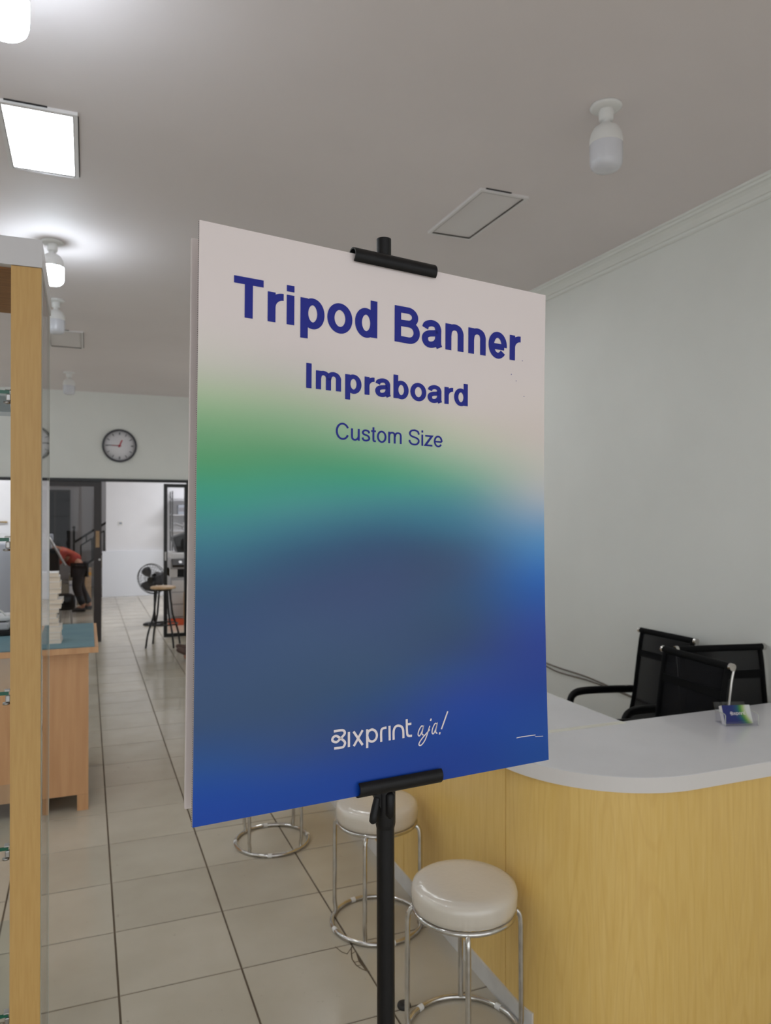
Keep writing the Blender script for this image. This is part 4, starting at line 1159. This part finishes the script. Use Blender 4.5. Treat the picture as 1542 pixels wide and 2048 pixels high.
for x in (0.13, 0.36, 0.62, 0.88, 1.14):
    MB().tube([(x, 0, 0.42+slope(x)), (x, 0, 0.86+slope(x))], 0.014, 8).build('baluster', 'black_metal', rl)
    MB().tube([(x, 0, 0.86+slope(x)), (x+0.20, 0, 0.86+slope(x+0.20))], 0.014, 8).build('pattern_bar', 'black_metal', rl)
    MB().tube([(x+0.10, 0, 0.86+slope(x+0.10)), (x+0.10, 0, 1.0+slope(x+0.10))], 0.012, 8).build('pattern_stub', 'black_metal', rl)
    MB().tube([(x+0.20, 0, 0.42+slope(x+0.2)), (x+0.20, 0, 0.86+slope(x+0.20))], 0.012, 8).build('baluster', 'black_metal', rl)
# dark window in the stairwell wall
w1 = bpy.data.objects.new('window_1', None); col.objects.link(w1); w1.location = (-0.62, 17.4, 1.42); w1['kind'] = 'structure'
MB().box(-0.30, 0.30, -0.05, 0.0, -0.66, 0.66).build('window_frame', 'dark_brown_frame', w1)
MB().box(-0.27, -0.02, -0.056, -0.05, -0.62, 0.62).build('pane', mat('night_glass', srgb(40, 38, 44), 0.5, spec=0.15), w1)
MB().box(0.02, 0.27, -0.056, -0.05, -0.62, 0.62).build('pane', 'night_glass', w1)
# white door and grey locker at the far left of the back room
dr = bpy.data.objects.new('door_3', None); col.objects.link(dr); dr.location = (-1.42, 13.0, 0); dr['kind'] = 'structure'
MB().box(-0.42, 0.42, -0.035, 0.0, 0.0, 2.05).build('door_panel', 'wall_white', dr)
MB().tube([(0.27, -0.035, 1.44), (0.27, -0.065, 1.44), (0.16, -0.07, 1.44)], 0.012, 8).build('door_handle', 'brass', dr)
lk = thing('locker', 'pale grey metal locker in the back room seen through the cabinet glass', 'locker', (-1.36, 12.55, 0))
MB().box(-0.36, 0.36, -0.2, 0.2, 0.0, 1.12, 0.006).build('body', 'locker_grey', lk)
for s_ in (-1, 1):
    d_ = MB().box(0.006 if s_ > 0 else -0.35, 0.35 if s_ > 0 else -0.006, -0.212, -0.2, 0.03, 1.10).build('door', 'locker_grey', lk)
    MB().box(s_*0.03-0.006, s_*0.03+0.006, -0.226, -0.212, 0.55, 0.67).build('handle', 'brushed_steel', d_)

# ------------------------------------------------------------------ copier and its surroundings
cp_ = thing('photocopier', 'large grey photocopier with black panels behind the right glass door', 'photocopier', (1.14, 11.3, 0))
MB().box(0.0, 0.62, 0.0, 0.62, 0.04, 0.64, 0.012).build('body', 'copier_grey', cp_)
for k in range(3):
    d_ = MB().box(0.02, 0.60, -0.014, 0.0, 0.07+0.18*k, 0.235+0.18*k, 0.004).build('paper_drawer', 'copier_white', cp_)
    MB().box(0.22, 0.40, -0.018, -0.014, 0.185+0.18*k, 0.215+0.18*k).build('drawer_grip', 'black_plastic', d_)
MB().box(0.0, 0.62, 0.10, 0.62, 0.64, 0.76).build('output_slot', 'black_plastic', cp_)
MB().box(0.0, 0.10, 0.0, 0.62, 0.64, 0.76).build('side_pillar', 'copier_white', cp_)
MB().box(0.0, 0.62, 0.0, 0.62, 0.76, 0.90, 0.01).build('scanner', 'copier_grey', cp_)
M_ = Matrix.Translation((0.31, -0.08, 0.86)) @ Matrix.Rotation(rad(28), 4, 'X')
MB().box(-0.30, 0.30, -0.10, 0.08, -0.02, 0.02, 0.006, M_).build('control_panel', 'black_plastic', cp_)
for k in range(4):
    MB().box(-0.20+0.09*k, -0.16+0.09*k, -0.05, 0.01, 0.02, 0.024, 0, M_).build('button', 'copier_white', cp_)
MB().box(0.02, 0.60, 0.04, 0.60, 0.90, 1.00, 0.02).build('lid', 'copier_white', cp_)
M_ = Matrix.Translation((0.24, 0.28, 1.16)) @ Matrix.Rotation(rad(-18), 4, 'Y')
MB().box(-0.17, 0.24, -0.20, 0.24, -0.15, 0.12, 0.02, M_).build('document_feeder', 'black_plastic', cp_)
M_ = Matrix.Translation((0.30, 0.26, 1.36)) @ Matrix.Rotation(rad(16), 4, 'Y')
MB().box(-0.22, 0.26, -0.16, 0.2, -0.012, 0.012, 0.004, M_).build('feeder_tray', 'copier_grey', cp_)
rk = thing('supply_rack', 'open rack of white and black supplies on the rear wall behind the copier', 'rack', (1.50, 14.6, 0))
for z in (1.25, 1.55, 1.85):
    MB().box(0.0, 1.2, 0.0, 0.40, z-0.012, z+0.012).build('shelf', 'copier_grey', rk)
for x in (0.0, 1.18):
    for y in (0.0, 0.38):
        MB().box(x, x+0.02, y, y+0.02, 0.0, 2.0).build('upright', 'black_metal', rk)
sup = [(0.30, 1.263, 0.10, 0.14, 'copier_white', 'white carton on the lowest shelf of the supply rack'), (0.46, 1.263, 0.14, 0.20, 'black_plastic', 'black carton on the lowest shelf of the supply rack'),
       (0.20, 1.563, 0.12, 0.18, 'locker_grey', 'grey carton on the middle shelf of the supply rack'), (0.42, 1.563, 0.16, 0.13, 'copier_white', 'white carton on the middle shelf of the supply rack')]
for x, z, w, hgt, mm, lab in sup:
    o = thing('carton', lab, 'carton', (1.42+x, 14.65, z), 0, 'cartons on the supply rack')
    MB().box(0, w, 0, 0.22, 0, hgt, 0.003).build('box_body', mm, o)
    MB().box(0.01, w-0.01, -0.001, 0, hgt*0.3, hgt*0.7).build('box_label', 'paper_white' if mm == 'black_plastic' else 'clock_marks', o)
for k, (z, lab) in enumerate(((0.0, 'lower yellow toner carton standing beside the photocopier'), (0.222, 'upper yellow toner carton stacked beside the photocopier'))):
    o = thing('toner_carton', lab, 'carton', (1.33, 10.86, z), rad(6), 'yellow toner cartons')
    MB().box(0, 0.30, 0, 0.24, 0, 0.22, 0.003).build('box_body', 'yellow_card', o)
    MB().box(0.03, 0.30, -0.0015, 0, 0.17, 0.20).build('box_band', 'paper_white', o)
tr = thing('orange_tray', 'low orange plastic tray on the floor beside the photocopier', 'tray', (1.08, 10.86, 0))
tm = MB().box(0, 0.20, 0, 0.16, 0, 0.008).box(0, 0.008, 0, 0.16, 0.008, 0.075).box(0.192, 0.20, 0, 0.16, 0.008, 0.075).box(0.008, 0.192, 0, 0.008, 0.008, 0.075).box(0.008, 0.192, 0.152, 0.16, 0.008, 0.075)
tm.build('tray_body', 'orange_plastic', tr)
MB().box(-0.004, 0.204, -0.004, 0.0, 0.066, 0.080).build('rim', 'orange_plastic', tr)

# ------------------------------------------------------------------ things behind the left glass door
pm = thing('press_machine', 'black press machine with silver lever arm behind the left glass door', 'machine', (-0.62, 12.35, 0))
MB().box(-0.30, 0.22, -0.2, 0.2, 0.0, 0.66).build('cabinet', 'black_metal', pm)
MB().box(-0.30, 0.24, -0.22, 0.22, 0.66, 1.04, 0.02).build('body', 'black_plastic', pm)
MB().box(-0.22, 0.14, -0.16, 0.16, 1.04, 1.16, 0.02).build('head', 'copier_grey', pm)
MB().tube([(0.04, -0.24, 1.33), (0.16, -0.25, 1.12), (0.33, -0.26, 0.80)], 0.018, 10).build('lever_arm', 'brushed_steel', pm)
MB().box(0.0, 0.16, -0.2, -0.05, 1.16, 1.27, 0.02).build('control_box', 'locker_grey', pm)
ps = thing('padded_stool', 'low black padded stool behind the left glass door', 'stool', (-0.27, 11.6, 0))
MB().lathe([(0.0, 0.20), (0.10, 0.20), (0.125, 0.23), (0.130, 0.33), (0.115, 0.40), (0.07, 0.425), (0.0, 0.43)], 28).build('cushion', 'black_fabric', ps)
for k in range(4):
    a = rad(45+90*k); MB().tube([(0.09*math.cos(a), 0.09*math.sin(a), 0.20), (0.11*math.cos(a), 0.11*math.sin(a), 0.0)], 0.011, 8).build('leg', 'brushed_steel', ps)
for (x, y, w, d_, hgt, mm, lab) in ((-0.13, 13.9, 0.21, 0.28, 0.62, 'tan_card', 'tall tan cardboard box beside the stairs'), (-0.27, 13.75, 0.11, 0.14, 0.42, 'copier_white', 'narrow white bin beside the tan cardboard box')):
    o = thing('cardboard_box' if mm == 'tan_card' else 'bin', lab, 'box' if mm == 'tan_card' else 'bin', (x, y, 0))
    MB().box(0, w, 0, d_, 0, hgt, 0.004).build('box_body', mm, o)
    MB().box(0.0, w, -0.002, 0, hgt*0.82, hgt*0.9).build('tape', 'yellow_card' if mm == 'tan_card' else 'locker_grey', o)

# ------------------------------------------------------------------ people
def skin_part(name, chains, material, parent, sub=2):
    """chains: list of [(point, radius), ...]; a chain may start at an existing point to branch off it"""
    verts = []; radii = []; edges = []; idx = {}
    for ch in chains:
        prev = None
        for p, r in ch:
            key = tuple(round(c, 4) for c in p)
            if key not in idx:
                idx[key] = len(verts); verts.append(p); radii.append(r)
            i = idx[key]
            if prev is not None and prev != i: edges.append((prev, i))
            prev = i
    me = bpy.data.meshes.new(name); me.from_pydata(verts, edges, [])
    o = bpy.data.objects.new(name, me); col.objects.link(o)
    o.parent = parent
    sk_ = o.modifiers.new('skin', 'SKIN'); sk_.use_smooth_shade = True
    for i, r in enumerate(radii):
        rr = r if isinstance(r, tuple) else (r, r)
        me.skin_vertices[0].data[i].radius = rr
        me.skin_vertices[0].data[i].use_root = (i == 0)
    ss = o.modifiers.new('sub', 'SUBSURF'); ss.levels = sub; ss.render_levels = sub
    # bake to a plain mesh
    dg = bpy.context.evaluated_depsgraph_get(); dg.update()
    new = bpy.data.meshes.new_from_object(o.evaluated_get(dg))
    o.modifiers.clear(); o.data = new
    new.materials.clear(); new.materials.append(MATS[material])
    for p in new.polygons: p.use_smooth = True
    return o
def person(loc, rz, J, cols, label):
    """J: joints in metres, local frame, person faces -x"""
    t = thing('person', label, 'person', loc, rz)
    pel, chest, neck, head = J['pelvis'], J['chest'], J['neck'], J['head']
    ch = [[(pel, 0.115), (tuple((a+b)/2 for a, b in zip(pel, chest)), 0.115), (chest, 0.125), (neck, 0.05), (tuple(n*0.55+h_*0.45 for n, h_ in zip(neck, head)), 0.052), (head, 0.085), (J['crown'], 0.060)]]
    for s_ in ('l', 'r'):
        hip, knee, ankle, toe = J['hip_'+s_], J['knee_'+s_], J['ankle_'+s_], J['toe_'+s_]
        ch.append([(pel, 0.115), (hip, 0.085), (knee, 0.055), (ankle, 0.038), (toe, 0.030)])
        sh, el, wr, hnd = J['shoulder_'+s_], J['elbow_'+s_], J['wrist_'+s_], J['hand_'+s_]
        ch.append([(chest, 0.125), (sh, 0.062), (el, 0.040), (wr, 0.028), (hnd, (0.036, 0.02))])
    body = skin_part('body', ch, 'skin', t)
    tr_ = []
    for s_ in ('l', 'r'):
        hip, knee, ankle = Vector(J['hip_'+s_]), Vector(J['knee_'+s_]), Vector(J['ankle_'+s_])
        tr_.append([(pel, 0.135), (tuple(hip), 0.105), (tuple(knee), 0.075), (tuple(knee.lerp(ankle, 0.93)), 0.058)])
    skin_part('trousers', tr_, cols['trousers'], t)
    sh_ = [[(tuple(p_*0.9+c_*0.1 for p_, c_ in zip(pel, chest)), 0.135), (tuple((a+b)/2 for a, b in zip(pel, chest)), 0.135), (chest, 0.148), (tuple(c_*0.35+n*0.65 for c_, n in zip(chest, neck)), 0.07)]]
    for s_ in ('l', 'r'):
        sh, el = Vector(J['shoulder_'+s_]), Vector(J['elbow_'+s_])
        sh_.append([(chest, 0.148), (tuple(sh), 0.078), (tuple(sh.lerp(el, 0.8)), 0.060)])
    skin_part('shirt', sh_, cols['shirt'], t)
    hd_, cr = Vector(head), Vector(J['crown'])
    up = (cr-hd_).normalized(); fwd = Vector(J['face']).normalized()
    hr = MB(); 
    c_ = hd_ + up*0.045 - fwd*0.018
    rot = Matrix((fwd.cross(up).normalized(), fwd, up)).transposed()
    prof_ = [(0.0, 0.112), (0.05, 0.102), (0.085, 0.07), (0.100, 0.02), (0.098, -0.03), (0.085, -0.06)]
    n_ = 20
    vs_ = []
    for r_, z_ in prof_:
        for j in range(n_):
            a = 2*PI*j/n_
            zz_ = z_
            if math.sin(a) > 0.1: zz_ = max(z_, 0.03 - 0.02*math.sin(a)) if z_ < 0.03 else z_
            vs_.append(c_ + rot @ Vector((r_*0.92*math.cos(a), r_*math.sin(a), zz_)))
    hr.add(vs_, [(i*n_+j, i*n_+(j+1) % n_, (i+1)*n_+(j+1) % n_, (i+1)*n_+j) for i in range(len(prof_)-1) for j in range(n_)], True)
    hr.build('hair', 'hair', t)
    fm = MB(); 
    nose = hd_ + fwd*0.092 + up*0.0
    fm.tube([hd_ + fwd*0.082 + up*0.02, nose, hd_ + fwd*0.082 - up*0.012], [0.006, 0.014, 0.008], 8)
    fm.build('nose', 'skin', body)
    rt = fwd.cross(up).normalized()
    for s_ in (-1, 1):
        MB().lathe([(0.0, -0.008), (0.008, 0.0), (0.0, 0.008)], 10, tuple(hd_ + fwd*0.080 + up*0.025 + rt*s_*0.032)).build('eye', 'hair', body)
        MB().tube([hd_ + rt*s_*0.082 + up*0.025, hd_ + rt*s_*0.094 + up*0.005, hd_ + rt*s_*0.082 - up*0.018], [0.008, 0.011, 0.007], 8).build('ear', 'skin', body)
    MB().tube([hd_ + fwd*0.083 - up*0.035 + rt*-0.022, hd_ + fwd*0.087 - up*0.037, hd_ + fwd*0.083 - up*0.035 + rt*0.022], 0.005, 6).build('mouth', 'red_shirt', body)
    for s_ in ('l', 'r'):
        wr, hnd = Vector(J['wrist_'+s_]), Vector(J['hand_'+s_])
        d_ = (hnd-wr).normalized(); sd = d_.cross(Vector((0, 1, 0)) if abs(d_.y) < 0.8 else Vector((1, 0, 0))).normalized(); nn = d_.cross(sd)
        for k, (o_, ln) in enumerate(((-0.030, 0.055), (-0.010, 0.068), (0.010, 0.072), (0.030, 0.064))):
            a = hnd + nn*o_; MB().tube([a - d_*0.01, a + d_*ln*0.5 + sd*0.004, a + d_*ln*0.8 + sd*0.018, a + d_*ln*0.85 + sd*0.03], [0.010, 0.0095, 0.009, 0.007], 8).build('finger', 'skin', body)
        a = wr.lerp(hnd, 0.6) - nn*0.03; MB().tube([a, a - nn*0.025 + d_*0.025, a - nn*0.03 + d_*0.05 + sd*0.01], [0.012, 0.011, 0.008], 8).build('thumb', 'skin', body)
        an, to = Vector(J['ankle_'+s_]), Vector(J['toe_'+s_])
        dd = (to-an); so_ = Vector(J.get('sole', (0, 0, -1)))
        fwd_ = (dd - so_*dd.dot(so_)).normalized()
        heel = an + so_*0.045 - fwd_*0.035
        skin_part('shoe', [[(tuple(heel), (0.042, 0.036)), (tuple(heel + fwd_*0.09 - so_*0.012), (0.044, 0.045)), (tuple(heel + fwd_*0.19 + so_*0.0), (0.046, 0.032)), (tuple(heel + fwd_*0.245 + so_*0.004), (0.036, 0.024))]], cols['shoes'], t)
    return t
# bending figure behind the left glass door
J1 = dict(pelvis=(0, 0, 0.74), chest=(-0.22, 0, 0.97), neck=(-0.33, 0, 1.02), head=(-0.46, 0, 1.02), crown=(-0.54, 0, 1.07), face=(-0.35, 0, -0.93),
          hip_l=(0.0, -0.09, 0.69), knee_l=(-0.05, -0.10, 0.40), ankle_l=(0.06, -0.12, 0.085), toe_l=(-0.08, -0.13, 0.04),
          hip_r=(0.0, 0.09, 0.69), knee_r=(0.0, 0.10, 0.40), ankle_r=(0.16, 0.12, 0.085), toe_r=(0.02, 0.13, 0.04),
          shoulder_l=(-0.26, -0.17, 0.95), elbow_l=(-0.34, -0.19, 0.72), wrist_l=(-0.48, -0.15, 0.60), hand_l=(-0.54, -0.14, 0.57),
          shoulder_r=(-0.26, 0.17, 0.95), elbow_r=(-0.36, 0.19, 0.72), wrist_r=(-0.50, 0.15, 0.62), hand_r=(-0.56, 0.14, 0.60))
person((-0.10, 12.95, 0), 0.0, J1, dict(trousers='dark_trousers', shirt='red_shirt', shoes='dark_shoe'), 'person in an orange red top and dark trousers bending forward behind the glass door')
# kneeling figure mostly hidden by the banner, facing right, soles to the left
J2 = dict(pelvis=(-0.22, 0, 0.40), chest=(-0.34, 0, 0.74), neck=(-0.38, 0, 0.92), head=(-0.41, 0, 1.03), crown=(-0.41, 0, 1.14), face=(-0.9, 0, -0.4),
          hip_l=(-0.22, 0.10, 0.36), knee_l=(-0.55, 0.13, 0.09), ankle_l=(-0.10, 0.11, 0.10), toe_l=(0.03, 0.11, 0.055),
          hip_r=(-0.22, -0.10, 0.36), knee_r=(-0.55, -0.13, 0.09), ankle_r=(-0.12, -0.11, 0.10), toe_r=(0.01, -0.11, 0.055),
          shoulder_l=(-0.36, 0.19, 0.80), elbow_l=(-0.52, 0.22, 0.58), wrist_l=(-0.68, 0.15, 0.46), hand_l=(-0.74, 0.13, 0.44),
          shoulder_r=(-0.36, -0.19, 0.80), elbow_r=(-0.52, -0.22, 0.58), wrist_r=(-0.68, -0.15, 0.46), hand_r=(-0.74, -0.13, 0.44), sole=(0.45, 0, -0.89))
person((0.985, 8.22, 0), PI, J2, dict(trousers='dark_trousers', shirt='grey_shirt', shoes='brown_shoe'), 'kneeling person with brown shoes mostly hidden behind the banner edge')
